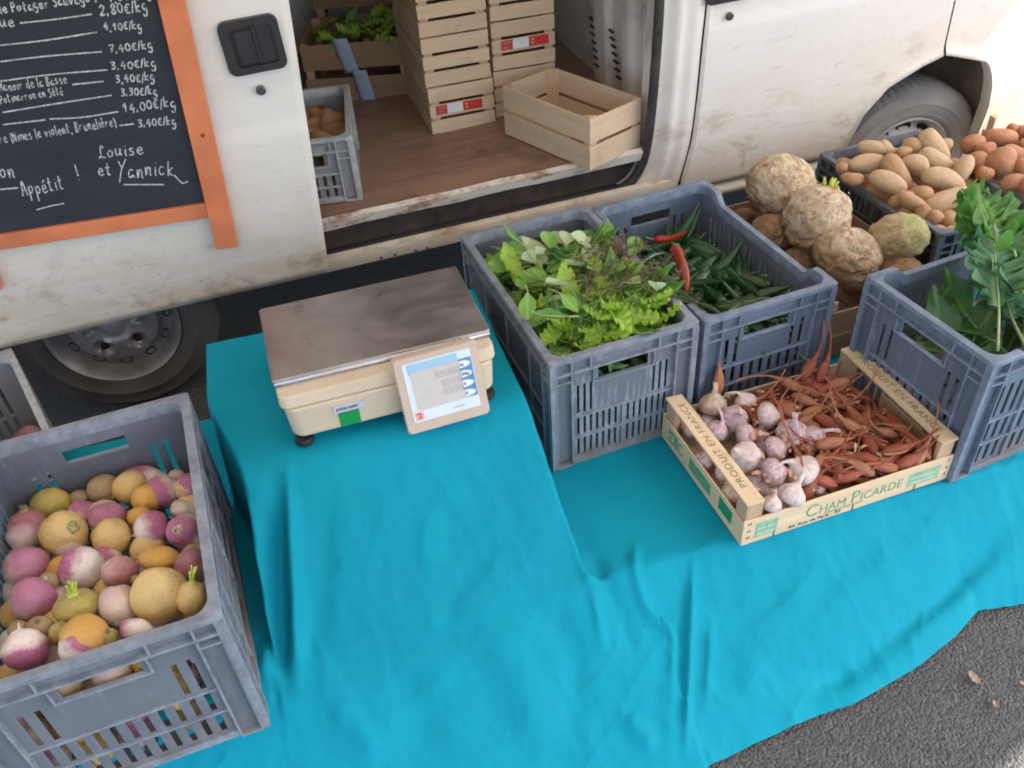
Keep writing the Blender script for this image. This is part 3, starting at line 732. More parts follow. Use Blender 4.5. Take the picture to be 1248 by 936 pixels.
_bm = {}
def board_mesh(lx, ly, lz, m_):
    k = (round(lx, 4), round(ly, 4), round(lz, 4), m_.name)
    if k not in _bm:
        b = MB(); w = min(lx, ly, lz) * .5
        # slightly wavy board
        ax = 0 if lx >= max(ly, lz) else (1 if ly >= lz else 2); n = 5
        vs = []; fs = []
        for i in range(n + 1):
            f = i / n - .5; wv = [RND.uniform(-.0007, .0007) for _ in range(4)]
            dim = [lx, ly, lz]; o_ = [d for d in (0, 1, 2) if d != ax]
            for q, (s1, s2) in enumerate(((-1, -1), (1, -1), (1, 1), (-1, 1))):
                p = [0, 0, 0]; p[ax] = f * dim[ax]; p[o_[0]] = s1 * dim[o_[0]] / 2; p[o_[1]] = s2 * dim[o_[1]] / 2 + wv[q] * (1 if s2 > 0 else .3); vs.append(p)
        for i in range(n):
            for q in range(4): a = i * 4 + q; c = i * 4 + (q + 1) % 4; fs.append((a, c, c + 4, a + 4))
        fs += [(3, 2, 1, 0), (n * 4, n * 4 + 1, n * 4 + 2, n * 4 + 3)]
        b.add(vs, fs); me = b.mesh('board', m_)
        bm = bmesh.new(); bm.from_mesh(me); bmesh.ops.recalc_face_normals(bm, faces=bm.faces); bmesh.ops.bevel(bm, geom=[e for e in bm.edges if e.calc_face_angle(0) > .6], offset=.0008, segments=1, affect='EDGES'); bm.to_mesh(me); bm.free()
        _bm[k] = me
    return _bm[k]
def board(name, parent, x0, x1, y0, y1, z0, z1, m_, tilt=(0, 0, 0)):
    return obj(name, board_mesh(x1 - x0, y1 - y0, z1 - z0, m_), parent, ((x0 + x1) / 2, (y0 + y1) / 2, (z0 + z1) / 2), tilt)
def post(parent, x, y, sx, sy, z0, z1, s=.032, m_=None):
    b = MB(); b.prism([(0, 0, z0), (sx * s, 0, z0), (0, sy * s, z0)], (0, 0, z1 - z0)); return b.build('corner_post', m_ or POST, parent, loc=(x, y, 0), bevel=.001)
def wood_crate(name, L, W, H, loc_, rz, label, rows=3, gap=.3, group=None, old=False, nbase=5, cat='crate', side_rows=None, postup=0.0):
    """origin front left foot; short ends along x (width W), flanks along y (L)"""
    r = empty(name, loc_, rz, label, cat, group); T = .006
    mx, my = (POPLAR_OLD, POPLAR_OLD_Y) if old else (POPLAR, POPLAR_Y)
    def rowsof(n, g):
        pit = H / n; return [(k * pit + (pit * g / 2 if k else .002), (k + 1) * pit - (pit * g / 2 if k < n - 1 else 0)) for k in range(n)]
    for z0, z1 in rowsof(rows, gap):
        for y in (0, L - T): board('slat', r, 0, W, y, y + T, z0, z1, mx, (RND.uniform(-.006, .006), RND.uniform(-.006, .006), 0))
    for z0, z1 in rowsof(side_rows or rows, gap):
        for x in (T * .0 + .0005, W - T - .0005): board('slat', r, x, x + T, T + .001, L - T - .001, z0, z1, my, (RND.uniform(-.006, .006), RND.uniform(-.01, .01), 0))
    for x, y, sx, sy in ((T + .001, T + .001, 1, 1), (W - T - .001, T + .001, -1, 1), (T + .001, L - T - .001, 1, -1), (W - T - .001, L - T - .001, -1, -1)):
        post(r, x, y, sx, sy, .009, H + postup)
    for k in range(nbase):
        w = (W - .02) / nbase; board('base_slat', r, .01 + k * w, .01 + (k + .93) * w, .008, L - .008, .002, .0075, my)
    return r

# ---- garlic and shallot box
GB = empty('produce_tray', (.792, 1.146, TZ + .004), .052, 'shallow pale wooden tray of garlic and shallots printed with green lettering', 'tray')
GW, GD = .572, .405
def printed(o): return o
board('front_board', GB, 0, GW, 0, .005, .004, .086, POPLAR_PALE)
board('back_board', GB, 0, GW, GD - .005, GD, .004, .086, POPLAR_PALE)
lb = board('side_board', GB, .0005, .0055, .006, GD - .006, .004, .078, POPLAR_PALE_Y)
board('side_board', GB, GW - .0055, GW - .0005, .006, GD - .006, .004, .078, POPLAR_PALE_Y)
for x, y, sx, sy in ((.0065, .006, 1, 1), (GW - .0065, .006, -1, 1), (.0065, GD - .006, 1, -1), (GW - .0065, GD - .006, -1, -1)):
    b = MB(); b.prism([(0, 0, .01), (sx * .042, 0, .01), (sx * .042, sy * .012, .01), (sx * .012, sy * .042, .01), (0, sy * .042, .01)], (0, 0, .122)); b.build('corner_post', POST, GB, loc=(x, y, 0), bevel=.001)
rl1 = board('top_rail', GB, .002, .048, .003, GD - .003, .1325, .139, POPLAR_PALE_Y, (0, .05, 0))
rl2 = board('top_rail', GB, GW - .048, GW - .002, .003, GD - .003, .1325, .139, POPLAR_PALE_Y, (0, -.05, 0))
for k in range(6):
    w = GW / 6; board('base_slat', GB, k * w + .003, (k + .95) * w, .007, GD - .007, .002, .0065, POPLAR_Y)
INK = simple('green printing ink', (.10, .30, .17), .7, .25, 60); INK2 = simple('strong green ink', (.012, .24, .10), .6, .15, 60); INKP = simple('pale green ink', (.27, .45, .31), .7, .25, 90)
INKD = simple('dark print ink', (.06, .10, .06), .7, .2, 60)
def text(name, s, size, parent, loc_, rot, m_, sx=1.0, ext=.0004, space=1.0, shear=0, bold=0):
    c = bpy.data.curves.new(name, 'FONT'); c.body = s; c.size = size; c.extrude = ext; c.space_character = space; c.shear = shear; c.offset = bold; c.resolution_u = 3
    o = bpy.data.objects.new('tmp', c); COL.objects.link(o); dg = bpy.context.evaluated_depsgraph_get(); me = bpy.data.meshes.new_from_object(o.evaluated_get(dg)); bpy.data.objects.remove(o)
    me.name = name; me.materials.clear(); me.materials.append(m_)
    q = obj(name, me, parent, loc_, rot); q.scale = (sx, 1, 1); q['kind'] = 'stuff'; return q
F_ = (pi / 2, 0, 0)
x0 = .165
for s_, sz, dx in (('C', .058, 0), ('HAM', .040, .036), ('P', .058, .117), ('ICARDE', .040, .142)):
    text('lettering', s_, sz, GB, (x0 + dx * 1.06, -.0004, .031), F_, INK, .86, .0003, 1.0, bold=-.0003)
text('lettering', '84, Rue de Paris - 50', .0125, GB, (.125, -.0004, .012), F_, INKD, 1.35, .0003, bold=.0002)
text('lettering', 'LEGUMES DE PLEIN CHAMP', .008, GB, (.22, -.0004, .0225), F_, INK, 1.1, .0003)
def stamp(x0, x1, z0, z1, face, m_=INKP, words=None):
    b = MB()
    if face == 'f': b.box(x0, x1, -.0007, .0005, z0, z1)
    else: b.box(-.0006, .0008, x0, x1, z0, z1)
    b.build('printed_stamp', m_, GB)
stamp(.033, .092, .020, .068, 'f'); stamp(.450, .540, .022, .066, 'f')
PALE_W = simple('veneer showing through', (.62, .58, .40), .7, .1, 30)
for (xa, xb, za) in ((.040, .060, .046), (.064, .084, .046), (.040, .084, .027), (.460, .530, .046), (.460, .530, .030)):
    b = MB(); b.box(xa, xb, -.0012, -.0006, za, za + .0028); b.build('printed_line', PALE_W, GB)
stamp(.050, .108, .028, .066, 's', INK2); stamp(.150, .255, .026, .060, 's', INK); stamp(.320, .365, .026, .064, 's', INK)
text('lettering', 'C', .05, GB, (-.0004, .318, .028), (pi / 2, 0, -pi / 2), INK, .8, .0003)
text('lettering', 'CE', .028, GB, (-.0004, .362, .036), (pi / 2, 0, -pi / 2), PALE_W, .8, .0012)
for b_, sg in ((rl1, 1), (rl2, -1)):
    text('lettering', 'PRODUIT EN FRANCE', .026, b_, (sg * .009, -sg * .150, .0041), (0, 0, sg * pi / 2), INKD, 1.18, .0003, 1.06, bold=-.0006)
STAPLE = simple('rusty staple', (.08, .05, .035), .5, .2, 60, metal=.6)
for x in (.012, .018, GW - .014): 
    for z in (.024, .046, .070): 
        b = MB(); b.box(x, x + .002, -.0010, .0005, z, z + .007); b.build('staple', STAPLE, GB)
for x in (.085, .30, .475): b = MB(); b.box(x, x + .0025, -.0010, .0005, .003, .024); b.build('staple', STAPLE, GB)

# ---- celeriac box, boxes under the potatoes and red potatoes
wood_crate('wooden_box', .66, .405, .165, (1.318, 1.690, TZ + .004), .055, 'flat wooden box holding the celeriac roots behind the garlic tray', 2, .12, 'wooden boxes on the bench', True, cat='box', postup=.03)
wood_crate('wooden_box', .54, .38, .070, (1.765, 1.86, .3235), .03, 'shallow wooden box under the crate of pale potatoes beside the kale', 1, .1, 'wooden boxes on the bench', True, cat='box')
wood_crate('wooden_box', .55, .40, .17, (2.26, 1.80, .425), -.08, 'wooden box of reddish potatoes at the far right of the stall', 2, .15, 'wooden boxes on the bench', False, cat='box', postup=.05)
wood_crate('wooden_box', .50, .34, .095, (2.29, 1.82, .3235), -.08, 'wooden box standing under the box of reddish potatoes', 2, .15, 'wooden boxes on the bench', True, cat='box')

# ================================================================== WEIGHING SCALE
SCALE = empty('weighing_scale', (.086, 1.695, .624), .035, 'beige shop scale with a steel platter and tilted display on the turquoise cloth', 'scale')
BEIGE = simple('beige scale casing', (.60, .51, .37), .45, .07, 5, dirt=(.30, .22, .13), dirt_amt=.4)
t = NT('brushed steel platter'); g = t.noise(1, 5, .6, w=False, vec=t.mapped((2, 60, 2))); s_ = t.noise(5, 5, .6, w=False, dist=1.5)
t.col(t.ramp(s_, [(.3, (.31, .285, .27)), (.7, (.43, .40, .38))])); t.set(Metallic=.85); t.rough(t.ramp(t.math('ADD', t.math('MULTIPLY', g, .4), t.math('MULTIPLY', s_, .6)), [(.35, .24), (.65, .46)])); STEEL = t.m
STEEL_EDGE = simple('steel rim', (.62, .62, .64), .28, .1, 30, metal=.8)
RUBBERF = simple('rubber foot', (.018, .018, .018), .5, .2, 30)
def taper_box(mb, hw0, hd0, z0, hw1, hd1, z1, r0=.02, cy0=0, cy1=0, n=6):
    a = rrect(0, cy0, 2 * hw0, 2 * hd0, r0, n); b = rrect(0, cy1, 2 * hw1, 2 * hd1, r0, n); N_ = len(a)
    mb.add([(x, y, z0) for x, y in a] + [(x, y, z1) for x, y in b], [(i, (i + 1) % N_, N_ + (i + 1) % N_, N_ + i) for i in range(N_)] + [tuple(range(N_ - 1, -1, -1)), tuple(range(N_, 2 * N_))])
b = MB(); taper_box(b, .232, .176, .030, .238, .178, .1045, .03, -.016, -.008); taper_box(b, .244, .178, .105, .243, .174, .133, .022, -.004, .002)
body = b.build('casing', BEIGE, SCALE, True, 30, .004)
b = MB(); taper_box(b, .2475, .148, .136, .2475, .148, .148, .008, .022, .022); b.build('platter', STEEL, SCALE, True, 40, .0035)
b = MB(); b.tube([(-.244, -.1285, .139), (.244, -.1285, .139)], .0055, 10); b.build('platter_lip', STEEL_EDGE, SCALE, True)
for sx in (-.212, .212):
    for sy in (-.172, .14):
        b = MB(); b.lathe([(.007, .034), (.007, .018), (.019, .016), (.022, .008), (.020, 0), (0, 0)], 24, Matrix.Translation((sx, sy, 0))); b.build('foot', RUBBERF, SCALE, True, 40)
PAPER = simple('white label paper', (.72, .73, .73), .5, .04, 20); LBLUE = simple('pale blue print', (.30, .50, .66), .5, .06, 20); MBLUE = simple('mid blue print', (.07, .24, .46), .45, .1, 20); RED = simple('red print', (.55, .04, .035), .5, .1, 20)
GREEN = simple('green sticker', (.005, .27, .055), .5, .06, 30); SLV = simple('silver label', (.50, .52, .56), .4, .06, 30); TXT = simple('dark blue print', (.03, .04, .13), .5, .1, 20); LCD = simple('unlit liquid crystal panel', (.53, .50, .47), .32, .03, 3); SEG = simple('faint segment', (.33, .28, .25), .4, .05, 10); INKB = simple('black print', (.03, .03, .03), .5, .1, 20)
fy = -.1905
b = MB(); b.box(-.128, -.082, fy - .0012, fy + .004, .031, .069); b.build('green_sticker', GREEN, SCALE)
b = MB(); b.box(-.136, -.066, fy - .0012, fy + .004, .072, .090); lbl = b.build('maker_label', SLV, SCALE)
text('lettering', 'précia molen', .0125, SCALE, (-.131, fy - .0014, .0785), F_, TXT, .78, .0003, .95, .25, .0002)
# display head
Pbl, Pbr = at(498, 532, .638), at(598, 504, .638); Ptl, Ptr = aty(477, 441, 1.500), aty(581, 413, 1.508)
ctr = (Pbl + Pbr + Ptl + Ptr) / 4; ex = ((Pbr - Pbl) + (Ptr - Ptl)).normalized(); ey = ((Ptl - Pbl) + (Ptr - Pbr)); ey = (ey - ex * ey.dot(ex)).normalized(); ez = ex.cross(ey)
DW = ((Pbr - Pbl).length + (Ptr - Ptl).length) / 2; DH = ((Ptl - Pbl).length + (Ptr - Pbr).length) / 2
print('display', DW, DH, ctr, ey, ez)
disp = bpy.data.objects.new('display_head', None)
b = MB(); o_ = rrect(0, 0, DW, DH, .010, 4); i_ = rrect(0, 0, DW * .97, DH * .97, .010, 4); N_ = len(o_)
b.add([(x, y, -.038) for x, y in i_] + [(x, y, -.006) for x, y in o_] + [(x, y, 0) for x, y in i_], [(k * N_ + i, k * N_ + (i + 1) % N_, (k + 1) * N_ + (i + 1) % N_, (k + 1) * N_ + i) for k in (0, 1) for i in range(N_)] + [tuple(range(N_ - 1, -1, -1)), tuple(range(2 * N_, 3 * N_))])
BEIGE_D = simple('pinkish beige display casing', (.52, .42, .33), .45, .06, 5, dirt=(.34, .23, .15), dirt_amt=.3)
disp = b.build('display_head', BEIGE_D, SCALE, True, 35)
Md = Matrix((ex, ey, ez)).transposed().to_4x4(); Md.translation = ctr
bpy.context.view_layer.update()
Sm = Matrix.Translation(SCALE.location) @ Matrix.Rotation(.035, 4, 'Z')
disp.matrix_local = Sm.inverted() @ Md
w, h = DW * .80, DH * .77
def dplate(nm, x0, x1, y0, y1, z, m_, r=.002):
    b = MB(); b.prism([(x, y, 0.0) for x, y in rrect((x0 + x1) / 2, (y0 + y1) / 2, x1 - x0, y1 - y0, r, 3)], (0, 0, z)); return b.build(nm, m_, disp)
oy = .006 * 1
dplate('display_label', -w / 2, w / 2, -h / 2 + oy, h / 2 + oy, .0012, simple('display label', (.62, .70, .74), .4, .04, 20))
dplate('blue_band', -w * .44, w * .30, h * .30 + oy, h * .48 + oy, .0017, LBLUE)
dplate('screen', -w * .41, w * .30, -h * .31 + oy, h * .34 + oy, .0021, LCD, .004)
dplate('unit_strip', w * .30, w * .49, -h * .30 + oy, h * .36 + oy, .0024, MBLUE)
for k, s_ in enumerate(('kg', '€/kg', '€', '€')):
    yy = h * (.27 - .165 * k) + oy
    b = MB(); pts = [(w * .305, yy - h * .062), (w * .305, yy + h * .055)] + [(w * (.305 + .165 * sin(a)), yy + h * (.062 * cos(a))) for a in [radians(q) for q in range(20, 180, 20)]]
    b.prism([(x, y, .002) for x, y in reversed(pts)], (0, 0, .0011)); b.build('unit_badge', PAPER, disp)
    text('lettering', s_, .0085, disp, (w * .315, yy - .003, .0033), (0, 0, 0), INKB, 1.0, .0002, 1, 0, .0002)
for r_, (n_, yy) in enumerate(((5, .20), (4, .045), (4, -.10))):
    for k in range(n_): 
        b = MB(); xx = w * (.265 - .075 * k); x2, y2, hw_, hh_ = xx, h * yy + oy, w * .026, h * .052
        for (xa, xb, ya, yb) in ((-1, -.7, -1, 1), (.7, 1, -1, 1), (-1, 1, -1, -.82), (-1, 1, -.09, .09), (-1, 1, .82, 1)): b.box(x2 + xa * hw_, x2 + xb * hw_, y2 + ya * hh_, y2 + yb * hh_, .0021, .0023)
        g_ = b.build('digit_segments', SEG, disp, fix=False); g_['kind'] = 'stuff'
dplate('maker_mark', -w * .47, -w * .34, -h * .47 + oy, -h * .33 + oy, .0018, simple('pink mark', (.75, .42, .40), .5, .05, 20), .003)
b = MB(); b.tube([(-w * .45, -h * .37 + oy, .0022), (-w * .42, -h * .35 + oy, .0022), (-w * .38, -h * .37 + oy, .0022), (-w * .40, -h * .41 + oy, .0022), (-w * .42, -h * .40 + oy, .0022)], .0014, 5); b.tube([(-w * .44, -h * .44 + oy, .0022), (-w * .37, -h * .43 + oy, .0022)], .0012, 5); mk = b.build('maker_emblem', RED, disp); mk['kind'] = 'stuff'
b = MB(); b.box(w * .10, w * .27, -h * .425 + oy, -h * .41 + oy, .0012, .0016); b.build('printed_line', SEG, disp)
b = MB(); b.box(DW * .1, DW * .4, -.01, .03, -.08, -.036); b.build('display_bracket', BEIGE, disp)

# ================================================================== CHALKBOARD on the sliding door
BY = 2.474
ORANGE = simple('orange painted frame wood', (.66, .21, .09), .55, .14, 10, dirt=(.36, .075, .03), dirt_amt=.5, bump=.1, bscale=60)
t = NT('slate paint'); a = t.noise(4, 6, .7, w=False, vec=t.mapped((1, 1, 3.5), (0, .35, 0)), dist=1.2)
t.col(t.ramp(a, [(.35, (.016, .021, .030)), (.62, (.024, .031, .043)), (.8, (.055, .066, .082))])); t.rough(.75); SLATE = t.m
p1, p2 = aty(209, 0, BY), aty(277, 301, BY); postx = (p1.x + p2.x) / 2; pz = p2.z
print('board posts', p1, p2)
BO = empty('menu_board', (postx, BY, pz), 0, 'orange framed chalkboard with handwritten prices hung on the sliding door', 'chalkboard')
def bl_(px, py, y=BY - .004): q = aty(px, py, y); return Vector((q.x - postx, 0, q.z - pz))
sl_ = bl_(190, 0).x - bl_(265, 300).x
wpost = (bl_(290, 300).x - bl_(265, 300).x + bl_(228, 0).x - bl_(190, 0).x) / 2
tp = bl_(209, 0); bt = bl_(277, 301); up_ = (tp - bt).normalized()
print('up', up_)
LT = bl_(-8, 310); 
def slant_board(nm, a, b_, wd_, y0, y1, m_):
    d = (b_ - a).normalized(); nn = Vector((-d.z, 0, d.x)) * wd_ / 2
    b = MB(); b.prism([a - nn + Vector((0, y0, 0)), b_ - nn + Vector((0, y0, 0)), b_ + nn + Vector((0, y0, 0)), a + nn + Vector((0, y0, 0))], (0, y1 - y0, 0)); return b.build(nm, m_, BO, bevel=.002)
slant_board('frame_post', bt, bt + up_ * 1.05, wpost, -.014, .012, ORANGE)
rail = (bl_(0, 295), bl_(253, 256)); dr = (rail[1] - rail[0]).normalized()
rw = .044
lpo = bl_(3, 350) + Vector((-.032, 0, 0))
slant_board('frame_post', lpo, lpo + up_ * 1.05, wpost, -.014, .012, ORANGE)
tR = (bt.x - wpost * .5 - rail[0].x) / dr.x
slant_board('frame_rail', rail[0] + dr * (lpo.x + wpost * .55 - rail[0].x), rail[0] + dr * (tR + .012), rw, -.010, .010, ORANGE)
top_ = bt + up_ * .98
slant_board('frame_rail', lpo + up_ * .98 + Vector((wpost * .5, 0, 0)), top_ - Vector((wpost * .5, 0, 0)), rw, -.010, .010, ORANGE)
b = MB(); e_ = Vector((0, .002, 0)); ra, rb = rail[0] + dr * (lpo.x - rail[0].x), rail[0] + dr * (bt.x - .01 - rail[0].x); b.prism([ra + e_, rb + e_, top_ + e_, lpo + up_ * .97 + e_], (0, .006, 0)); b.build('slate', SLATE, BO)
b = MB(); q = bl_(247, 163); b.lathe([(0, 0), (.006, 0), (.005, .003), (0, .004)], 14, Matrix.Translation((q.x, -.0135, q.z)) @ Matrix.Rotation(pi / 2, 4, 'X')); b.build('screw', simple('rusty screw', (.2, .07, .03), .5), BO)
# handwriting: single strokes, x to the right and y up, x-height 1
G = {
'0': [[(.5, 0), (.1, .5), (.2, 1.2), (.55, 1.4), (.85, .9), (.75, .2), (.5, 0)]], '1': [[(.1, .9), (.5, 1.45), (.5, 0)]], '2': [[(.1, 1.1), (.45, 1.45), (.8, 1.1), (.5, .5), (.1, 0), (.9, .05)]],
'3': [[(.1, 1.3), (.6, 1.4), (.75, 1.1), (.35, .8), (.8, .5), (.6, .05), (.1, .05)]], '4': [[(.55, 1.45), (.1, .6), (.9, .6)], [(.65, 1.0), (.6, -.1)]], '5': [[(.85, 1.4), (.25, 1.4), (.2, .85), (.7, .75), (.8, .3), (.5, 0), (.1, .1)]],
'7': [[(.1, 1.35), (.85, 1.4), (.4, 0)], [(.3, .7), (.8, .75)]], '8': [[(.5, .75), (.2, 1.1), (.5, 1.45), (.8, 1.1), (.3, .5), (.25, .15), (.55, 0), (.8, .3), (.5, .75)]], ',': [[(.2, .15), (.1, -.3)]],
'€': [[(.9, 1.2), (.6, 1.35), (.25, 1.0), (.25, .3), (.55, 0), (.9, .15)], [(.0, .8), (.65, .85)], [(.0, .5), (.6, .55)]], '/': [[(.1, -.2), (.5, 1.6)]], '(': [[(.5, 1.6), (.15, .8), (.4, -.3)]], ')': [[(.1, 1.6), (.5, .8), (.45, -.3)]], '!': [[(.35, 2.0), (.25, .5)], [(.2, .05), (.24, 0)]],
'a': [[(.75, .8), (.4, 1.0), (.1, .5), (.3, .02), (.7, .4), (.78, .95), (.75, .2), (.95, .0)]], 'b': [[(.15, 1.9), (.15, 0), (.6, .05), (.8, .5), (.55, .9), (.2, .7)]], 'c': [[(.75, .85), (.4, 1.0), (.1, .5), (.4, 0), (.8, .2)]], 'd': [[(.7, .8), (.3, .95), (.1, .4), (.4, 0), (.7, .4)], [(.74, 1.9), (.72, .1), (.95, 0)]],
'e': [[(.1, .5), (.7, .6), (.6, 1.0), (.25, .9), (.1, .4), (.4, 0), (.9, .2)]], 'é': [[(.1, .5), (.7, .6), (.6, 1.0), (.25, .9), (.1, .4), (.4, 0), (.9, .2)], [(.4, 1.3), (.75, 1.7)]], 'g': [[(.75, .8), (.35, 1.0), (.1, .5), (.4, .1), (.75, .5), (.78, .95), (.7, -.6), (.3, -.8), (.1, -.5)]], 'h': [[(.15, 1.8), (.15, 0), (.3, .8), (.6, .9), (.7, 0), (.9, .05)]],
'i': [[(.3, 1.0), (.3, .1), (.5, 0)], [(.32, 1.4), (.36, 1.45)]], 'k': [[(.15, 1.8), (.15, 0)], [(.75, 1.0), (.2, .5), (.8, 0)]], 'l': [[(.2, 1.8), (.2, .15), (.45, 0)]], 'm': [[(.1, 1), (.1, 0), (.3, .9), (.5, .8), (.5, 0), (.7, .9), (.95, .8), (.95, 0)]], 'n': [[(.1, 1), (.15, 0), (.4, .95), (.7, .8), (.7, .1), (.9, 0)]],
'o': [[(.5, 1), (.15, .6), (.3, .05), (.7, .2), (.75, .75), (.5, 1)]], 'p': [[(.15, 1), (.1, -.9)], [(.15, .8), (.55, 1), (.75, .55), (.45, .1), (.15, .3)]], 'r': [[(.15, 1), (.15, 0), (.3, .8), (.7, .95)]], 's': [[(.7, .9), (.35, 1), (.25, .7), (.7, .35), (.5, 0), (.1, .1)]], 't': [[(.4, 1.7), (.35, .1), (.7, .05)], [(.05, 1.05), (.75, 1.1)]], 'u': [[(.1, 1), (.15, .15), (.5, .05), (.75, 1), (.75, .1), (.95, 0)]], 'v': [[(.1, 1), (.4, 0), (.75, 1)]], 'x': [[(.1, 1), (.8, 0)], [(.8, 1), (.1, 0)]], 'y': [[(.1, 1), (.4, .1)], [(.8, 1), (.3, -.8)]],
'A': [[(.0, -.1), (.45, 1.8), (.85, -.1)], [(.15, .6), (.8, .65)]], 'B': [[(.1, 0), (.15, 1.7), (.7, 1.5), (.3, .9), (.8, .5), (.5, 0), (.1, 0)]], 'è': [[(.1, .5), (.7, .6), (.6, 1.0), (.25, .9), (.1, .4), (.4, 0), (.9, .2)], [(.3, 1.7), (.6, 1.3)]], 'L': [[(.75, 1.45), (.62, 1.8), (.42, 1.7), (.36, 1.1), (.36, .4), (.22, .02), (.05, .1), (.3, .2), (.95, -.02)]], 'M': [[(.0, 0), (.15, 1.6), (.45, .6), (.75, 1.6), (.9, 0)]], 'N': [[(.05, 0), (.1, 1.6), (.7, 0), (.75, 1.6)]], 'P': [[(.15, -.1), (.2, 1.7), (.75, 1.5), (.65, .9), (.2, .8)]], 'S': [[(.8, 1.5), (.4, 1.7), (.2, 1.3), (.75, .7), (.55, 0), (.05, .15)]], 'Y': [[(.0, 1.8), (.4, 1.0)], [(1.0, 2.0), (.4, .8), (.05, -.8)]], '-': [[(.1, .55), (.8, .6)]], ' ': []}
t = NT('chalk'); t.col(t.ramp(t.noise(180, 3, .6, w=False), [(.32, (.22, .25, .28)), (.6, (.66, .69, .72))])); t.rough(.95); CHALK = t.m
def stroke(mb, pts, w_, y=.0019):
    P = smooth_path([Vector((p[0], 0, p[1])) for p in pts], 5) if len(pts) > 2 else [Vector((p[0], 0, p[1])) for p in pts]
    L_ = []; R_ = []
    for i, p in enumerate(P):
        d = P[min(i + 1, len(P) - 1)] - P[max(i - 1, 0)]
        if d.length < 1e-9: d = Vector((1, 0, 0))
        d.normalize(); nn = Vector((-d.z, 0, d.x)) * w_ * (.5 + .18 * noise.noise(Vector((p.x * 90, p.z * 90, 0))))
        L_.append(p + nn); R_.append(p - nn)
    n_ = len(P); vs = [(p.x, y, p.z) for p in L_] + [(p.x, y, p.z) for p in R_] + [(p.x, y - .0006, p.z) for p in L_] + [(p.x, y - .0006, p.z) for p in R_]
    fs = [(2 * n_ + i, 2 * n_ + i + 1, 3 * n_ + i + 1, 3 * n_ + i) for i in range(n_ - 1)] + [(i, i + 1, 2 * n_ + i + 1, 2 * n_ + i) for i in range(n_ - 1)] + [(n_ + i, n_ + i + 1, 3 * n_ + i + 1, 3 * n_ + i) for i in range(n_ - 1)]
    mb.add(vs, fs)
R2 = random.Random(3)
def write(s, a, b_, h_px, w_=.0031, slant=.12, nm='handwriting'):
    """a, b_: pixels of the start and end of the baseline; h_px: x-height in pixels"""
    A, B = bl_(*a), bl_(*b_); d = (B - A); W_ = d.length; d.normalize(); u_ = Vector((-d.z, 0, d.x)); mb = MB()
    hx = (bl_(a[0], a[1] - h_px) - bl_(*a)).length
    adv = W_ / max(1, sum(.55 if c in ',i l!/( )' else 1.0 for c in s)); cx = 0
    for c in s:
        k = .55 if c in ',i l!/( )' else 1.0; j = R2.uniform(-.16, .16); gw_ = adv * (k * .86 if k == 1 else k)
        for st in G.get(c, []):
            pts = []
            for (x, y) in st:
                P = A + d * (cx + x * gw_ * (1 if k == 1 else 1.3)) + u_ * ((y + j) * hx) + d * slant * y * hx; pts.append((P.x, P.z))
            stroke(mb, pts, w_)
        cx += adv * k
    o = mb.build(nm, CHALK, BO, fix=False); o['kind'] = 'stuff'
def dash(pts, w_=.0032):
    mb = MB(); stroke(mb, [(bl_(*p).x, bl_(*p).z) for p in pts], w_); mb.build('chalk_line', CHALK, BO, fix=False)
write('le Potager Sauvage )', (0, 17), (118, 2), 6)
write('1,50€/kg', (132, 4), (186, -4), 6); write('2,80€/kg', (122, 20), (182, 14), 8); write('4,10€/kg', (127, 38), (174, 36), 6); write('7,40€/kg', (133, 65), (188, 60), 6)
write('3,40€/kg', (135, 86), (192, 82), 6); write('3,40€/kg', (141, 102), (190, 99), 6); write('3,30€/kg', (147, 117), (193, 116), 6); write('14,00€/kg', (150, 138), (216, 131), 7, .003); write('3,40€/kg', (168, 155), (216, 152), 6)
write('ue', (0, 34), (20, 32), 7); write('Manoir de la Basse', (0, 113), (83, 102), 6, .0022); write('Potimarron en Sété', (0, 127), (78, 116), 5.5, .002)
write('re (Nimes le violent, Brunelière)', (0, 176), (142, 154), 6.5, .0022)
write('on', (0, 218), (20, 216), 10, .003); write('Appétit', (28, 240), (80, 231), 9, .003); write('!', (95, 220), (103, 218), 9, .0034); write('Louise', (120, 193), (177, 188), 8, .003); write('et', (120, 215), (138, 213), 8, .003); write('Yannick', (145, 217), (214, 215), 10, .003)
for pts in (((24, 29), (70, 24), (112, 18)), ((0, 56), (55, 50), (118, 40)), ((0, 76), (60, 69), (124, 64)), ((0, 100), (60, 92), (131, 86)), ((88, 104), (126, 100)), ((3, 138), (70, 127), (136, 117)), ((3, 153), (55, 147)), ((60, 146), (100, 144), (144, 137)), ((145, 154), (163, 152)), ((0, 232), (22, 230)), ((44, 257), (62, 252), (78, 249)), ((150, 226), (200, 226)), ((212, 214), (222, 224), (229, 222))): dash(pts)

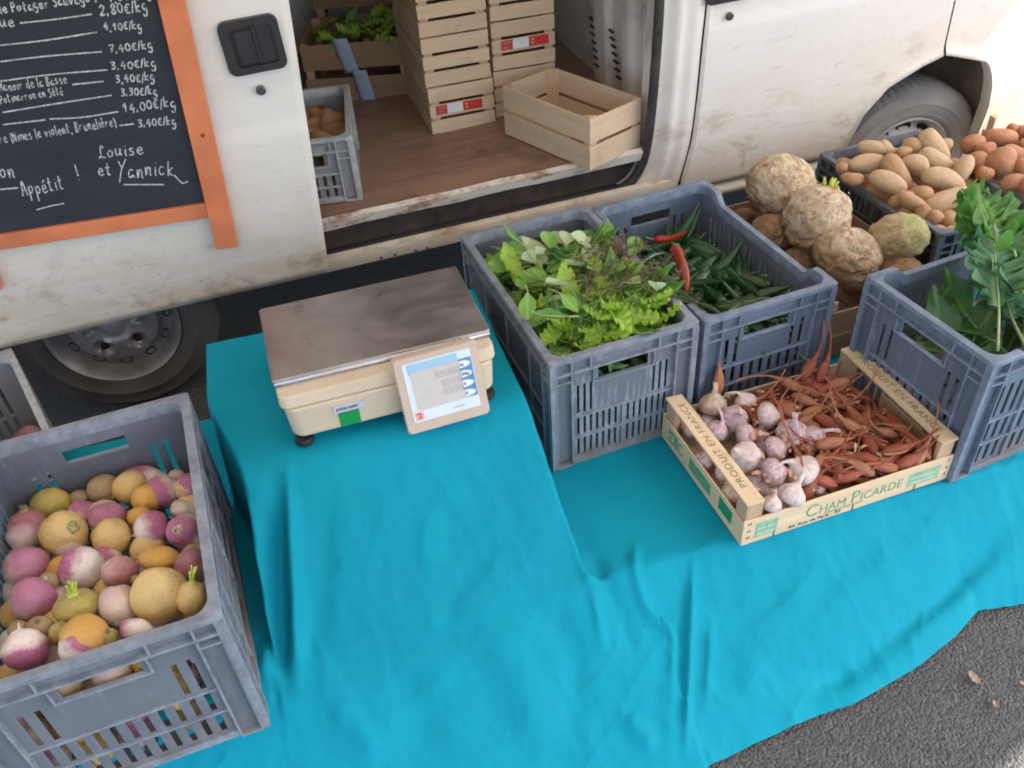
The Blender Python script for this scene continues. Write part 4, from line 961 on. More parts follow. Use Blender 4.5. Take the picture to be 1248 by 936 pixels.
# ================================================================== INSIDE THE VAN
FW = lambda x: VX * 0 + FZ + zg(x)                      # cargo floor height at x
def vplace(px, py): 
    z = FZ + .03
    for _ in range(4): q = at(px, py, z); z = FZ + zg(q.x) / 1.0
    return q
def sticker(crate, x0, z0, wtot, y=-.0006):
    M2 = (RED, PAPER, RED)
    for nm, a, b_, m_ in (('picture_label', 0, .24, RED), ('paper_label', .245, .58, PAPER), ('red_label', .585, 1, RED)):
        b = MB(); b.box(x0 + a * wtot, x0 + b_ * wtot, y - .0012, y + .002, z0, z0 + .034); b.build(nm, m_, crate)
    YEL = simple('yellow print', (.6, .35, .08), .5) if 'yellow print' not in bpy.data.materials else bpy.data.materials['yellow print']
    for dz in (.008, .02): b = MB(); b.box(x0 + .63 * wtot, x0 + .69 * wtot, y - .0018, y, z0 + dz, z0 + dz + .007); b.build('yellow_mark', YEL, crate)
    b = MB(); b.box(x0 + .04 * wtot, x0 + .2 * wtot, y - .0018, y, z0 + .02, z0 + .03); b.box(x0 + .05 * wtot, x0 + .15 * wtot, y - .0018, y, z0 + .006, z0 + .013); g_ = b.build('printed_picture', simple('brown picture', (.30, .16, .12), .6, .5, 90), crate); g_['kind'] = 'stuff'
q1 = vplace(527, 165); q2 = vplace(607, 156); WS = (q2 - q1).length; ang = math.atan2(q2.y - q1.y, q2.x - q1.x)
print('stack', q1, q2, WS, ang)
TH = .172
ang = .03
stkL = ['lowest wooden crate of the left stack in the van with a red and white label', 'second wooden crate up in the left stack in the van, without a label', 'third wooden crate up in the left stack in the van', 'topmost wooden crate of the left stack in the van']
for k in range(4):
    c_ = wood_crate('slatted_crate', .46, WS, TH, (q1.x + RND.uniform(-.004, .004), q1.y + .006 * k, q1.z + .001 + k * (TH + .002)), ang + RND.uniform(-.012, .012), stkL[k], 3, .19, 'wooden crates stacked in the van')
    if k == 0: sticker(c_, WS * .09, TH * .42, WS * .72, -.0006)
stkR = ['lowest wooden crate of the right stack in the van, behind the empty crate', 'second crate up in the right stack in the van, with red and white label', 'third wooden crate up in the right stack in the van', 'topmost wooden crate of the right stack in the van']
dirx = Vector((cos(ang), sin(ang), 0))
for k in range(4):
    p_ = q1 + dirx * (WS + .016)
    c_ = wood_crate('slatted_crate', .46, WS * .98, TH, (p_.x + RND.uniform(-.004, .004), p_.y + .03 + .004 * k, p_.z + .008 + k * (TH + .002)), ang + RND.uniform(-.012, .012), stkR[k], 3, .19, 'wooden crates stacked in the van')
    if k == 1: sticker(c_, WS * .14, TH * .42, WS * .74, -.0006)
a1 = vplace(719, 209); a2 = vplace(616, 166); a3 = vplace(783, 179)
print('empty', a1, a2, a3)
dL = (a2 - a1); LE = dL.length; WE = (a3 - a1).length
angE = math.atan2(dL.y, dL.x) - pi / 2
EC = wood_crate('slatted_crate', LE, WE, .178, (a1.x, a1.y, a1.z + .001), angE, 'empty wooden crate standing askew at the edge of the van floor', 2, .13, 'wooden crates in the van', postup=.004)
b = MB(); b.box(.03, WE * .55, .03, LE * .5, .008, .0095); b.build('liner_sheet', simple('red liner paper', (.32, .05, .04), .6), EC)
g1 = vplace(443, 244)
make_crate('vegetable_crate', .46, .34, .225, CR_PALE, (g1.x - .34 * cos(-.12), g1.y + .34 * sin(.12) , g1.z + .001), -.12, 'grey plastic crate of brown roots inside the van by the sliding door', group='plastic crates in the van')
CRA['vancrate'] = bpy.data.objects[[o.name for o in bpy.data.objects if o.name.startswith('vegetable_crate')][-1]]
b1 = vplace(379, 128); b2 = vplace(486, 116)
print('back', b1, b2)
angB = math.atan2(b2.y - b1.y, b2.x - b1.x); WB = (b2 - b1).length + .06
BC = []
for k in range(2):
    c_ = wood_crate('slatted_crate', .36, WB, (.235, .36)[k], (b1.x + .02 * k - sin(angB) * .38 * k, b1.y + cos(angB) * .38 * k, b1.z + .001), angB, ('wooden crate of leafy greens on the van floor behind the grey crate', 'tall wooden crate behind the crate of greens at the back of the van')[k], (2, 3)[k], .3, 'wooden crates at the back of the van', True); BC.append(c_)
SLIP = simple('bluish paper slip', (.34, .42, .56), .6, .06, 20)
_rb = Matrix.Rotation(-angB, 3, 'Z')
def crate_face(px, py):                                  # pixel -> the front face of the crate of greens
    nrm = Vector((sin(angB), -cos(angB), 0)); d = ray(px, py); k = (b1 - CAM).dot(nrm) / d.dot(nrm); return CAM + d * k + nrm * .004
for i, (pa, pb) in enumerate((((414, 46), (430, 88)), ((438, 84), (450, 122)))):
    A, B = crate_face(*pa), crate_face(*pb); b = MB(); ux = Vector((cos(angB), sin(angB), 0)); nrm = Vector((sin(angB), -cos(angB), 0))
    b.grid(3, 8, lambda u, v: A.lerp(B, v) + ux * (u - .5) * .058 + nrm * (.006 + .005 * i + .004 * sin(v * 5 + u)))
    o = b.build('paper_slip', SLIP, None, True); s_ = o.modifiers.new('t', 'SOLIDIFY'); s_.thickness = .0006; tag(o, ('pale blue paper slip hanging on the upper slat of the crate of greens', 'pale blue paper slip stuck lower down on the crate of greens')[i], 'paper slip')
d1 = vplace(372, 150)
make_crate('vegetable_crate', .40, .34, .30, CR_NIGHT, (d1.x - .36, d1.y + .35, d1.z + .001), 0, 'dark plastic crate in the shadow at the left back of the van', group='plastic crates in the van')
# crate at the left edge of the picture, beside the rear wheel
A, B = at(6, 408, .40), at(52, 504, .40); dv = (A - B).normalized(); ang_ = math.atan2(dv.y, dv.x) - pi / 2
print('left crate', A, B, (A - B).length)
make_crate('vegetable_crate', .60, .40, .40, CR_PALE, (B.x - .40 * cos(ang_) - dv.x * .2, B.y - .40 * sin(ang_) - dv.y * .2, zg(B.x) + .004), ang_, 'pale grey plastic crate on the asphalt beside the rear wheel', group='plastic vegetable crates')
CRA['leftcrate'] = bpy.data.objects[[o.name for o in bpy.data.objects if o.name.startswith('vegetable_crate')][-1]]
# ================================================================== VEGETABLES
def frame_from(axis, roll=0.0):
    z = Vector(axis).normalized(); x = z.cross(Vector((0, 0, 1)))
    if x.length < 1e-3: x = Vector((1, 0, 0))
    x.normalize(); y = z.cross(x); c, s = cos(roll), sin(roll)
    return Matrix((x * c + y * s, y * c - x * s, z)).transposed()
def img_axis(th, tilt):                                  # direction th (degrees, in the picture, y up) leaning tilt degrees towards the viewer
    a, b = radians(th), radians(tilt); return (RT * cos(a) + UP * sin(a)) * cos(b) - FWD * sin(b)
def place(name, me, P, axis, sc, roll=0, label=None, cat=None, group=None):
    o = obj(name, me); M3 = frame_from(axis, roll) @ Matrix.Diagonal(sc if hasattr(sc, '__len__') else (sc, sc, sc))
    M4 = M3.to_4x4(); M4.translation = P; o.matrix_world = M4; return tag(o, label, cat, group)
def plane_hit(px, py, z0, y0, z1, y1):                   # pile surface: height z0 at depth y0, z1 at depth y1
    s = (z1 - z0) / (y1 - y0); d = ray(px, py); k = (z0 - s * y0 - CAM.z) / (d.z - s * d.y); return CAM + d * k
def nz(p, s=1, seed=0): return noise.noise(Vector((p[0] * s + seed * 7.3, p[1] * s - seed * 3.1, p[2] * s + seed)))
def mesh_only(mb, name, mats, smooth=True):
    me = mb.mesh(name, mats, smooth); bm = bmesh.new(); bm.from_mesh(me); bmesh.ops.remove_doubles(bm, verts=bm.verts, dist=1e-6); bmesh.ops.recalc_face_normals(bm, faces=bm.faces); bm.to_mesh(me); bm.free(); return me
def deform(mb, fn): mb.v = [tuple(fn(Vector(v))) for v in mb.v]

def keep_in(o, C, W, L, H, pad=.021):                    # nudge a piece inwards so that nothing sticks through its crate's walls
    Mi = (Matrix.Translation(C.location) @ Matrix.Rotation(C.rotation_euler.z, 4, 'Z')); T_ = Mi.inverted() @ o.matrix_world
    vs = [T_ @ v.co for v in list(o.data.vertices)[::3]]; vs = [v for v in vs if v.z < H - .004]
    if not vs: return
    dx = max(0, pad - min(v.x for v in vs)) - max(0, max(v.x for v in vs) - (W - pad)); dy = max(0, pad - min(v.y for v in vs)) - max(0, max(v.y for v in vs) - (L - pad)); dz = max(0, .015 - min(v.z for v in vs))
    if dx or dy or dz: o.matrix_world = Matrix.Translation(Mi.to_3x3() @ Vector((dx, dy, dz))) @ o.matrix_world
# ---- turnips
def mat_turnip(name, top, bot, split, soft, dirt=(.26, .18, .11), rough=.30):
    t = NT(name); p = t.xyz(); n = t.noise(1.6, 4, .6); f = t.noise(7, 6, .7)
    h = t.math('ADD', p[2], t.math('MULTIPLY', t.math('SUBTRACT', n, .5), 1.5)); h = t.math('ADD', h, t.math('MULTIPLY', t.math('SUBTRACT', t.rand(), .5), .5))
    k = t.ramp(t.math('MULTIPLY', t.math('ADD', h, 1.0), .5), [(split - soft, 0.0), (split + soft, 1.0)])
    c = t.mix(k, bot, top); c = t.mix(t.ramp(f, [(.52, 0.0), (.75, .45)]), c, dirt)
    c = t.mix(t.ramp(t.noise(22, 4, .7), [(.62, 0.0), (.7, .35)]), c, dirt)
    rg = t.n.new('ShaderNodeTexWave'); rg.wave_type = 'RINGS'; rg.rings_direction = 'Z'; 
    t.col(c); t.rough(t.ramp(f, [(.4, rough - .08), (.8, .6)])); t.set(Coat_Weight=.25, Coat_Roughness=.25); t.bump(t.noise(9, 5, .65), .35, .03); t.set(Subsurface_Weight=.06, Specular_IOR_Level=.35); t.b.inputs['Subsurface Radius'].default_value = (.3, .15, .1); t.b.inputs['Subsurface Scale'].default_value = .02
    return t.m
T_PW = mat_turnip('purple and white turnip skin', (.46, .15, .27), (.82, .72, .65), .60, .14)
T_P = mat_turnip('purple turnip skin', (.45, .18, .27), (.72, .54, .50), .46, .24)
T_PK = mat_turnip('dusky pink turnip skin', (.38, .15, .16), (.60, .42, .36), .50, .3)
T_W = mat_turnip('white turnip skin', (.60, .44, .38), (.70, .58, .47), .62, .25)
T_Y = mat_turnip('yellow turnip skin', (.66, .48, .20), (.80, .56, .20), .62, .3, (.30, .15, .04))
T_O = mat_turnip('orange turnip skin', (.64, .37, .09), (.74, .43, .10), .55, .3, (.26, .11, .03))
T_OL = mat_turnip('olive yellow turnip skin', (.42, .36, .10), (.60, .46, .12), .55, .35, (.24, .16, .04))
T_TN = mat_turnip('tan turnip skin', (.36, .26, .13), (.52, .36, .22), .5, .4, (.2, .12, .06))
STEMG = simple('cut turnip stalk', (.40, .38, .15), .6, .35, 6); STEMW = simple('pale turnip stalk', (.58, .56, .38), .6, .2, 6); SPROUT = simple('yellow green sprout', (.45, .50, .08), .5, .25, 6); STEMB = simple('brown turnip stalk', (.26, .19, .09), .7, .3, 6)
def turnip_mesh(seed, flat, m_):
    mb = MB(); pr = []
    for i in range(25):
        a = pi * i / 24; r = sin(a); z = -cos(a)
        if z < -.2: r *= 1 - .10 * (-.2 - z); z *= 1.0 + .10 * max(0, -z - .6)
        if z > .8: z -= .30 * (z - .8) * (1 - r)
        pr.append((max(0, r), z))
    pr = [(0, -1.45), (.018, -1.35), (.03, -1.18)] + [(max(.045, r) if z < 0 else r, z) for r, z in pr[1:]]
    mb.lathe(pr, 32)
    deform(mb, lambda v: Vector((v.x, v.y, v.z)) * (1 + .11 * nz(v, .9, seed) + .05 * nz(v, 2.2, seed + 3) + .012 * nz(v, 6, seed)) + Vector((.05 * nz(v, .6, seed + 9) if v.z < -1.1 else 0, 0, 0)))
    return mesh_only(mb, 'turnip', m_)
def stub_mesh(seed, m_, long=False):
    mb = MB(); R = random.Random(seed)
    mb.lathe([(.36, -.12), (.30, .02), (.27, .10), (.20, .14), (0, .15)], 14, None, lambda r, z, a: r * (1 + .12 * sin(5 * a + seed)))
    for k in range(6 if not long else 9):
        a = R.uniform(0, 6.28); q = R.uniform(.05, .19); h = R.uniform(.12, .42) * (1 if not long else 2.3); w = R.uniform(.06, .10)
        mb.tube(smooth_path([(q * cos(a), q * sin(a), .05), (q * 1.2 * cos(a), q * 1.2 * sin(a), h * .6), ((q + .22 * h) * cos(a), (q + .22 * h) * sin(a), h)], 3), [w] * 6 + [w * .8], 6)
    return mesh_only(mb, 'stalk', m_)
_tm = {}
def tmesh(m_, s):
    k = (m_.name, s % 3)
    if k not in _tm: _tm[k] = turnip_mesh(s % 3 + hash_(m_.name), 1, m_)
    return _tm[k]
def hash_(s): return sum(ord(c) for c in s) % 17
_sm = {}
def smesh(m_, long, s):
    k = (m_.name, long, s % 2)
    if k not in _sm: _sm[k] = stub_mesh(s % 2 + 1, m_, long)
    return _sm[k]
# zoomed photo coordinates (x, y, w, h), skin, axis direction in the picture, lean to the viewer, stalk, label
TURN = [
 (620, 85, 232, 118, T_PW, 170, 5, None, 'long pink and white turnip lying topmost against the far side of the heap'),
 (450, 178, 135, 150, T_TN, -20, 20, STEMG, 'knobbly tan turnip with a thick greenish neck, left of an upright yellow one'),
 (565, 180, 125, 168, T_Y, 80, 10, None, 'tall smooth yellow turnip standing upright near the far end of the heap'),
 (705, 200, 152, 142, T_PW, 200, 50, STEMW, 'shiny white and purple turnip with its cut stub facing left, near the crate wall'),
 (770, 128, 78, 60, T_W, 90, 0, None, 'small beige turnip in the far right corner of the crate'),
 (812, 182, 90, 104, T_Y, 60, 0, None, 'small blotched yellow turnip wedged in the far right corner'),
 (215, 232, 178, 120, T_OL, 195, 10, STEMG, 'olive yellow turnip lying on its side at the far left of the heap'),
 (340, 222, 80, 70, T_TN, 90, 10, None, 'small brown turnip half hidden at the far side of the heap'),
 (355, 292, 135, 110, T_PW, 70, 10, None, 'pale mauve turnip half hidden behind the big stalked yellow one'),
 (465, 312, 162, 135, T_P, 80, 20, None, 'deep purple round turnip in the middle of the far half'),
 (115, 348, 162, 152, T_PK, 100, 10, STEMB, 'dusky pink turnip with a ragged crown at the left side of the heap'),
 (275, 385, 222, 190, T_Y, 35, 35, STEMG, 'large yellow turnip with a broad greenish cut stalk'),
 (480, 395, 152, 176, T_Y, 60, 10, None, 'pale yellow oblong turnip leaning over the middle of the heap'),
 (605, 312, 108, 105, T_O, 90, 10, None, 'small orange turnip peeping out behind a white and magenta one'),
 (660, 360, 150, 165, T_PW, 20, -10, None, 'white turnip with a magenta right cheek'),
 (800, 272, 118, 90, T_W, 90, 0, None, 'pale pink turnip against the right crate wall'),
 (802, 370, 152, 162, T_PW, 80, 75, STEMW, 'pink turnip by the right wall showing its cut crown to the viewer'),
 (100, 530, 205, 172, T_P, 40, 10, None, 'big purple pink turnip at the left side of the heap'),
 (348, 530, 192, 192, T_PW, 160, 15, None, 'large glossy turnip half purple half white in the centre of the heap'),
 (515, 552, 168, 145, T_PK, -20, 10, STEMG, 'dusty pink turnip below a cut green stalk in the centre'),
 (690, 488, 178, 98, T_O, 175, 5, STEMG, 'slim orange turnip lying sideways near the right wall'),
 (842, 525, 135, 165, T_PK, 100, 20, None, 'dusky pink turnip squeezed against the right wall near the front'),
 (130, 668, 192, 186, T_P, 45, 15, None, 'round violet turnip low at the left of the heap'),
 (330, 702, 212, 138, T_OL, 100, 18, SPROUT, 'squat olive turnip with a tall pale sprouting stalk'),
 (510, 690, 156, 186, T_W, 110, -10, None, 'dusty white turnip standing in the front half of the heap'),
 (690, 648, 235, 262, T_Y, 30, 25, None, 'biggest yellow turnip, at the front right of the heap'),
 (832, 662, 125, 162, T_Y, 80, 20, SPROUT, 'yellow turnip with bright green sprouts in the front right corner'),
 (590, 802, 152, 92, T_PW, 170, 0, None, 'magenta and white turnip just inside the front rim'),
 (365, 838, 250, 170, T_O, 70, 10, None, 'big orange brown turnip behind a mauve one at the front rim'),
 (335, 885, 190, 135, T_PW, 60, 10, None, 'mauve and white turnip just inside the front rim'),
 (95, 888, 195, 175, T_PW, -70, 10, None, 'white topped pink turnip at the front left of the heap'),
 (70, 802, 90, 84, T_TN, 90, 0, None, 'small brown turnip behind the white topped pink one'),
 (165, 790, 110, 90, T_TN, 80, 40, STEMB, 'small turnip with a brown withered stalk near the front left'),
 (250, 812, 80, 95, T_OL, 75, 20, STEMG, 'small turnip with a greenish stalk near the front rim'),
 (470, 832, 76, 76, T_OL, 80, 40, STEMB, 'small olive turnip with a dry stalk at the front rim'),
 (205, 590, 90, 80, T_TN, 95, 60, STEMW, 'turnip whose white cut stalk shows between two purple ones'),
]
for i, (zx, zy, w, h, m_, th, ti, st, lab) in enumerate(TURN):
    px, py = zx * .2778, 540 + zy * .2778; P = plane_hit(px, py, .668, 1.05, .545, 1.62); s = .2778 * dist(P) / F_PX / 2
    ax = img_axis(th, ti); a_ = radians(th); c2, s2 = cos(a_) ** 2, sin(a_) ** 2
    la = sqrt(c2 * w * w + s2 * h * h) * s; lb = sqrt(s2 * w * w + c2 * h * h) * s
    o = place('turnip', tmesh(m_, i), P - Vector((0, 0, .012)), ax, (lb, (la + lb) / 2 if ti < 50 else lb, la), RND.uniform(0, 6), lab, 'turnip', 'turnips in the grey crate'); keep_in(o, CRA['turnips'], .455, .66, .374)
    if st:
        long = st is SPROUT; q = obj('stalk', smesh(st, long, i), o); q.location = (0, 0, .93); k = .9 * lb
        q.scale = (.9, .9, .95 * min(la, lb) / la if not long else 1.1)
ct = CRA['turnips']; Mt = Matrix.Translation(ct.location) @ Matrix.Rotation(ct.rotation_euler.z, 4, 'Z')
fillm = [T_PW, T_Y, T_P, T_TN, T_W, T_O]
k = 0
for lay, z in enumerate((.06, .145, .225)):
    for iy in range(8):
        for ix in range(5):
            if lay == 2 and iy > 6: continue
            if lay < 2 and iy > 1 and ix not in (0, 4): continue
            lx, ly = .055 + ix * .086 + RND.uniform(-.01, .01), .050 + iy * .076 + RND.uniform(-.006, .006)
            P = Mt @ Vector((lx, ly, z + RND.uniform(-.006, .006) - (.004 * iy if lay == 2 else 0) + (.022 if lay == 2 else 0))); r = RND.uniform(.030, .038)
            o = place('turnip', tmesh(fillm[k % 6], k), P, Vector((RND.uniform(-1, 1), RND.uniform(-1, 1), RND.uniform(-.5, 1))), (r, r, r * RND.uniform(.9, 1.1)), 0, 'turnip buried in the lower layers of the heap in the grey crate', 'turnip', 'buried turnips'); keep_in(o, ct, .455, .66, .374); k += 1

# ---- potatoes
def mat_potato(name, a, b, dirt):
    t = NT(name); n = t.noise(2.2, 5, .6); f = t.noise(9, 6, .75); e = t.noise(30, 4, .7)
    c = t.ramp(n, [(.3, a), (.7, b)]); c = t.mix(t.ramp(f, [(.5, 0.0), (.72, .6)]), c, dirt); c = t.mix(t.ramp(e, [(.64, 0.0), (.7, .55)]), c, tuple(x * .55 for x in dirt))
    t.col(c); t.rough(t.ramp(f, [(.35, .45), (.7, .72)])); t.bump(t.noise(10, 5, .65), .3, .03); t.set(Specular_IOR_Level=.35, Subsurface_Weight=.03); return t.m
P_PALE = mat_potato('pale potato skin', (.46, .31, .17), (.55, .385, .23), (.30, .19, .10)); P_BRN = mat_potato('brown potato skin', (.38, .22, .105), (.46, .28, .14), (.22, .12, .06)); P_RED = mat_potato('reddish potato skin', (.34, .145, .065), (.43, .20, .095), (.20, .085, .04))
def potato_mesh(seed, m_, bend=.15, pear=0):
    mb = MB(); pr = [(max(0, sin(pi * i / 20)) ** .82, -cos(pi * i / 20)) for i in range(21)]; pr[0] = (0, -1); pr[-1] = (0, 1); mb.lathe(pr, 24)
    def fn(v):
        f = 1 + .10 * nz(v, .8, seed) + .05 * nz(v, 1.9, seed + 5) + .018 * nz(v, 4.5, seed + 2)
        q = Vector((v.x * f * (1 - pear * v.z), v.y * f * (1 - pear * v.z), v.z * (1 + .05 * nz(v, 1.1, seed + 8)))); q.x += bend * (1 - v.z * v.z) * 1.2 - bend * .6
        for k in range(3):
            e = Vector((sin(seed + k * 2.1), cos(seed * 1.7 + k * 1.3), sin(k * 1.9 + seed * .6) * 1.2)).normalized(); d = (v.normalized() - e).length; q *= 1 - .05 * math.exp(-(d / .14) ** 2)
        return q
    deform(mb, fn); return mesh_only(mb, 'potato', m_)
PM = {m_.name: [potato_mesh(s, m_, (.05, .2, .32, .1)[s % 4], (0, .12, -.1, .2)[s % 4]) for s in range(4)] for m_ in (P_PALE, P_BRN, P_RED)}
POT = [(325, 185, 190, 92, -8, 'pale'), (402, 186, 110, 84, -40, 'pale'), (288, 285, 232, 122, 3, 'pale'), (475, 340, 272, 130, -52, 'brown'), (355, 415, 242, 132, -25, 'pale'), (135, 305, 70, 66, 0, 'brown'), (200, 372, 140, 78, -10, 'brown'), (515, 215, 112, 76, 20, 'brown'),
 (562, 178, 115, 112, 0, 'brown'), (700, 178, 250, 140, -48, 'pale'), (582, 292, 172, 124, -30, 'pale'), (718, 262, 235, 112, -28, 'pale'), (882, 312, 178, 112, 65, 'pale'), (762, 385, 285, 134, -18, 'pale'), (625, 466, 145, 100, -5, 'brown'), (788, 502, 318, 128, 22, 'pale'),
 (478, 545, 225, 100, -30, 'brown'), (515, 505, 105, 96, 60, 'brown'), (612, 592, 96, 112, 70, 'brown'), (710, 617, 106, 98, 0, 'brown'), (803, 642, 95, 88, 40, 'brown'), (727, 688, 92, 62, 0, 'brown'), (812, 690, 78, 62, 0, 'pale'), (930, 455, 72, 84, 60, 'brown'), (965, 668, 108, 112, 60, 'brown'), (918, 684, 66, 86, 90, 'pale'), (766, 165, 84, 88, 0, 'pale'),
 (660, 480, 110, 90, 30, 'brown'), (560, 520, 110, 90, -30, 'brown'), (860, 420, 120, 100, 0, 'brown'), (840, 590, 120, 90, 10, 'brown'), (420, 480, 120, 90, -20, 'brown'), (250, 240, 130, 80, 0, 'brown'), (640, 230, 120, 100, 0, 'brown'), (820, 240, 110, 100, 30, 'brown')]
PLB = {0: 'blunt pale potato at the far left end of the heap, over a crooked one', 2: 'long pale potato lying level along the left side of the heap', 3: 'long brown knobbly potato slanting down the middle of the heap', 4: 'smooth pale potato lying by the left rim of the dark crate', 9: 'topmost pale potato at the far end of the heap',
       10: 'broad pale potato in the middle under the topmost one', 11: 'pale kidney shaped potato bending across the upper heap', 12: 'pale potato standing on end by the right rim', 13: 'fat oval pale potato on the right half of the heap', 15: 'longest potato, blotched, above the small round ones at the front', 19: 'small round brown potato below the longest potato'}
for i, (zx, zy, w, h, th, kd) in enumerate(POT):
    px, py = 1000 + zx * .1987, 140 + zy * .1987; P = plane_hit(px, py, .590, 1.82, .660, 2.3); s = .1987 * dist(P) / F_PX / 2
    if i > 26: P = P - Vector((0, 0, .035))
    m_ = P_PALE if kd == 'pale' else P_BRN; ax = img_axis(th, RND.uniform(-8, 8)); a_, b_ = max(w, h) * s, min(w, h) * s
    o = place('potato', PM[m_.name][i % 4], P - Vector((0, 0, .01)), ax, (b_, b_, a_), RND.uniform(0, 6), PLB.get(i, 'small or half hidden %s potato in the dark grey crate beside the kale' % kd), 'potato', None if i in PLB else 'other %s potatoes in the dark crate' % kd); keep_in(o, CRA['potatoes'], .40, PCL, .205)
for ix in range(4):
    for iy in range(6):
        cp_ = CRA['potatoes']; P = Matrix.Translation(cp_.location) @ Matrix.Rotation(cp_.rotation_euler.z, 4, 'Z') @ Vector((.06 + ix * .093, .06 + iy * .096, .13 + .02 * (iy / 5)))
        o = place('potato', PM[P_BRN.name][(ix + iy) % 4], P, Vector((RND.uniform(-1, 1), RND.uniform(-1, 1), .2)), (.045, .045, .06), 0, 'brown potato buried in the lower layer of the dark grey crate', 'potato', 'buried potatoes in the dark crate'); keep_in(o, cp_, .40, PCL, .205)
RED_ = [(935, 180, 150, 122, 10), (1105, 142, 215, 118, 0), (1112, 300, 190, 200, 100), (1187, 92, 90, 82, 0), (1245, 102, 80, 90, 0), (1012, 215, 130, 100, 20), (960, 292, 118, 138, 70), (1185, 250, 170, 130, -10), (1190, 412, 170, 100, 10), (1245, 330, 120, 120, 30), (1290, 200, 150, 130, 0), (1010, 360, 110, 90, 0), (1290, 430, 150, 120, 0), (1040, 250, 110, 100, 0), (1360, 300, 150, 130, 40), (1340, 120, 150, 120, 10)]
RLB = {1: 'reddish potato with a bright highlight at the back of the far right box', 2: 'pear shaped reddish potato in front in the far right box', 0: 'reddish potato at the left end of the far right box', 8: 'long flat reddish potato lowest at the rim of the far right box'}
for i, (zx, zy, w, h, th) in enumerate(RED_):
    px, py = 1000 + zx * .1987, 140 + zy * .1987; P = plane_hit(px, py, .605, 1.8, .615, 2.3); s = .1987 * dist(P) / F_PX / 2; a_, b_ = max(w, h) * s, min(w, h) * s
    place('red_potato', PM[P_RED.name][i % 4], P, img_axis(th, 0), (b_, b_, a_), RND.uniform(0, 6), RLB.get(i, 'reddish brown potato among others in the far right wooden box'), 'potato', None if i in RLB else 'other reddish potatoes')
Mr = Matrix.Translation((2.26, 1.80, .425)) @ Matrix.Rotation(-.08, 4, 'Z')
for ix in range(4):
    for iy in range(5):
        place('red_potato', PM[P_RED.name][(ix + iy) % 4], Mr @ Vector((.06 + ix * .092, .07 + iy * .10, .12)), Vector((RND.uniform(-1, 1), RND.uniform(-1, 1), .2)), (.05, .05, .062), 0, 'reddish potato buried in the lower layer of the far right box', 'potato', 'buried reddish potatoes')

# ---- celeriac
t = NT('celeriac skin'); p = t.xyz(); n = t.noise(2.3, 6, .65, dist=.8); f = t.noise(3.2, 6, .68, dist=1.8); e = t.noise(16, 5, .7)
hz = t.math('MULTIPLY', t.math('ADD', p[2], 1.0), .5)
c = t.ramp(n, [(.34, (.50, .33, .18)), (.5, (.74, .58, .38)), (.64, (.86, .74, .55))]); c = t.mix(t.ramp(f, [(.53, 0.0), (.62, .8)]), c, (.34, .17, .07)); c = t.mix(t.ramp(e, [(.62, 0.0), (.74, .35)]), c, (.24, .13, .06))
c = t.mix(t.math('MULTIPLY', t.ramp(hz, [(.25, .8), (.5, 0.0)]), .75), c, (.36, .18, .08)); t.col(c); t.rough(.8); t.bump(f, .7, .05); CEL = t.m
t = NT('greenish celeriac skin'); p = t.xyz(); n = t.noise(2.3, 6, .65, dist=.8); f = t.noise(6, 6, .7, dist=1.5)
c = t.ramp(n, [(.36, (.54, .36, .17)), (.6, (.72, .58, .33))]); c = t.mix(t.ramp(t.math('MULTIPLY', t.math('ADD', p[2], 1.0), .5), [(.45, 0.0), (.7, .85)]), c, (.58, .58, .24)); c = t.mix(t.ramp(f, [(.52, 0.0), (.66, .6)]), c, (.33, .19, .08)); t.col(c); t.rough(.8); t.bump(f, .7, .05); CELG = t.m
t = NT('rusty celeriac skin'); n = t.noise(2.5, 6, .65, dist=1); f = t.noise(7, 6, .7, dist=1.5); c = t.ramp(n, [(.36, (.40, .20, .095)), (.62, (.66, .42, .23))]); c = t.mix(t.ramp(f, [(.5, 0.0), (.64, .6)]), c, (.56, .38, .22)); t.col(c); t.rough(.85); t.bump(f, .8, .05); CELR = t.m
def celeriac_mesh(seed, m_, rough_=1.0):
    bm = bmesh.new(); bmesh.ops.create_icosphere(bm, subdivisions=5, radius=1)
    for v in bm.verts:
        p = v.co.copy(); low = sstep(.35, -.7, p.z)
        w = Vector((nz(p, 1.3, seed), nz(p, 1.3, seed + 4), nz(p, 1.3, seed + 8))) * .6
        rid = 1 - abs(nz(p + w, 2.6, seed + 2)) * 2.0; rid2 = 1 - abs(nz(p + w * 1.5, 5.2, seed + 6)) * 2.0
        f = 1 + .09 * nz(p, .9, seed) + .055 * nz(p, 2.2, seed + 1) + (.075 * rid + .040 * rid2) * (.45 + .9 * low) * rough_ + .012 * nz(p, 9, seed) + .01 * nz(p, 18, seed)
        ring = math.sin(11 * p.z + 3 * nz(p, 1.5, seed)); f += .010 * ring * (1 - low)
        if p.z > .75: f += .05 * (p.z - .75) * 4 * (.5 + nz(p, 5, seed))
        if p.z < -.55: f += .16 * max(0, nz(p, 3.4, seed + 3)) 
        v.co = p * f
    me = bpy.data.meshes.new('celeriac'); bm.to_mesh(me); bm.free(); me.materials.append(m_); me.polygons.foreach_set('use_smooth', [True] * len(me.polygons)); return me
CM = [celeriac_mesh(1, CEL, 1.2), celeriac_mesh(5, CEL, 1.4), celeriac_mesh(9, CELR, 2.2), celeriac_mesh(12, CELG, .9), celeriac_mesh(15, CELR, 2.0)]
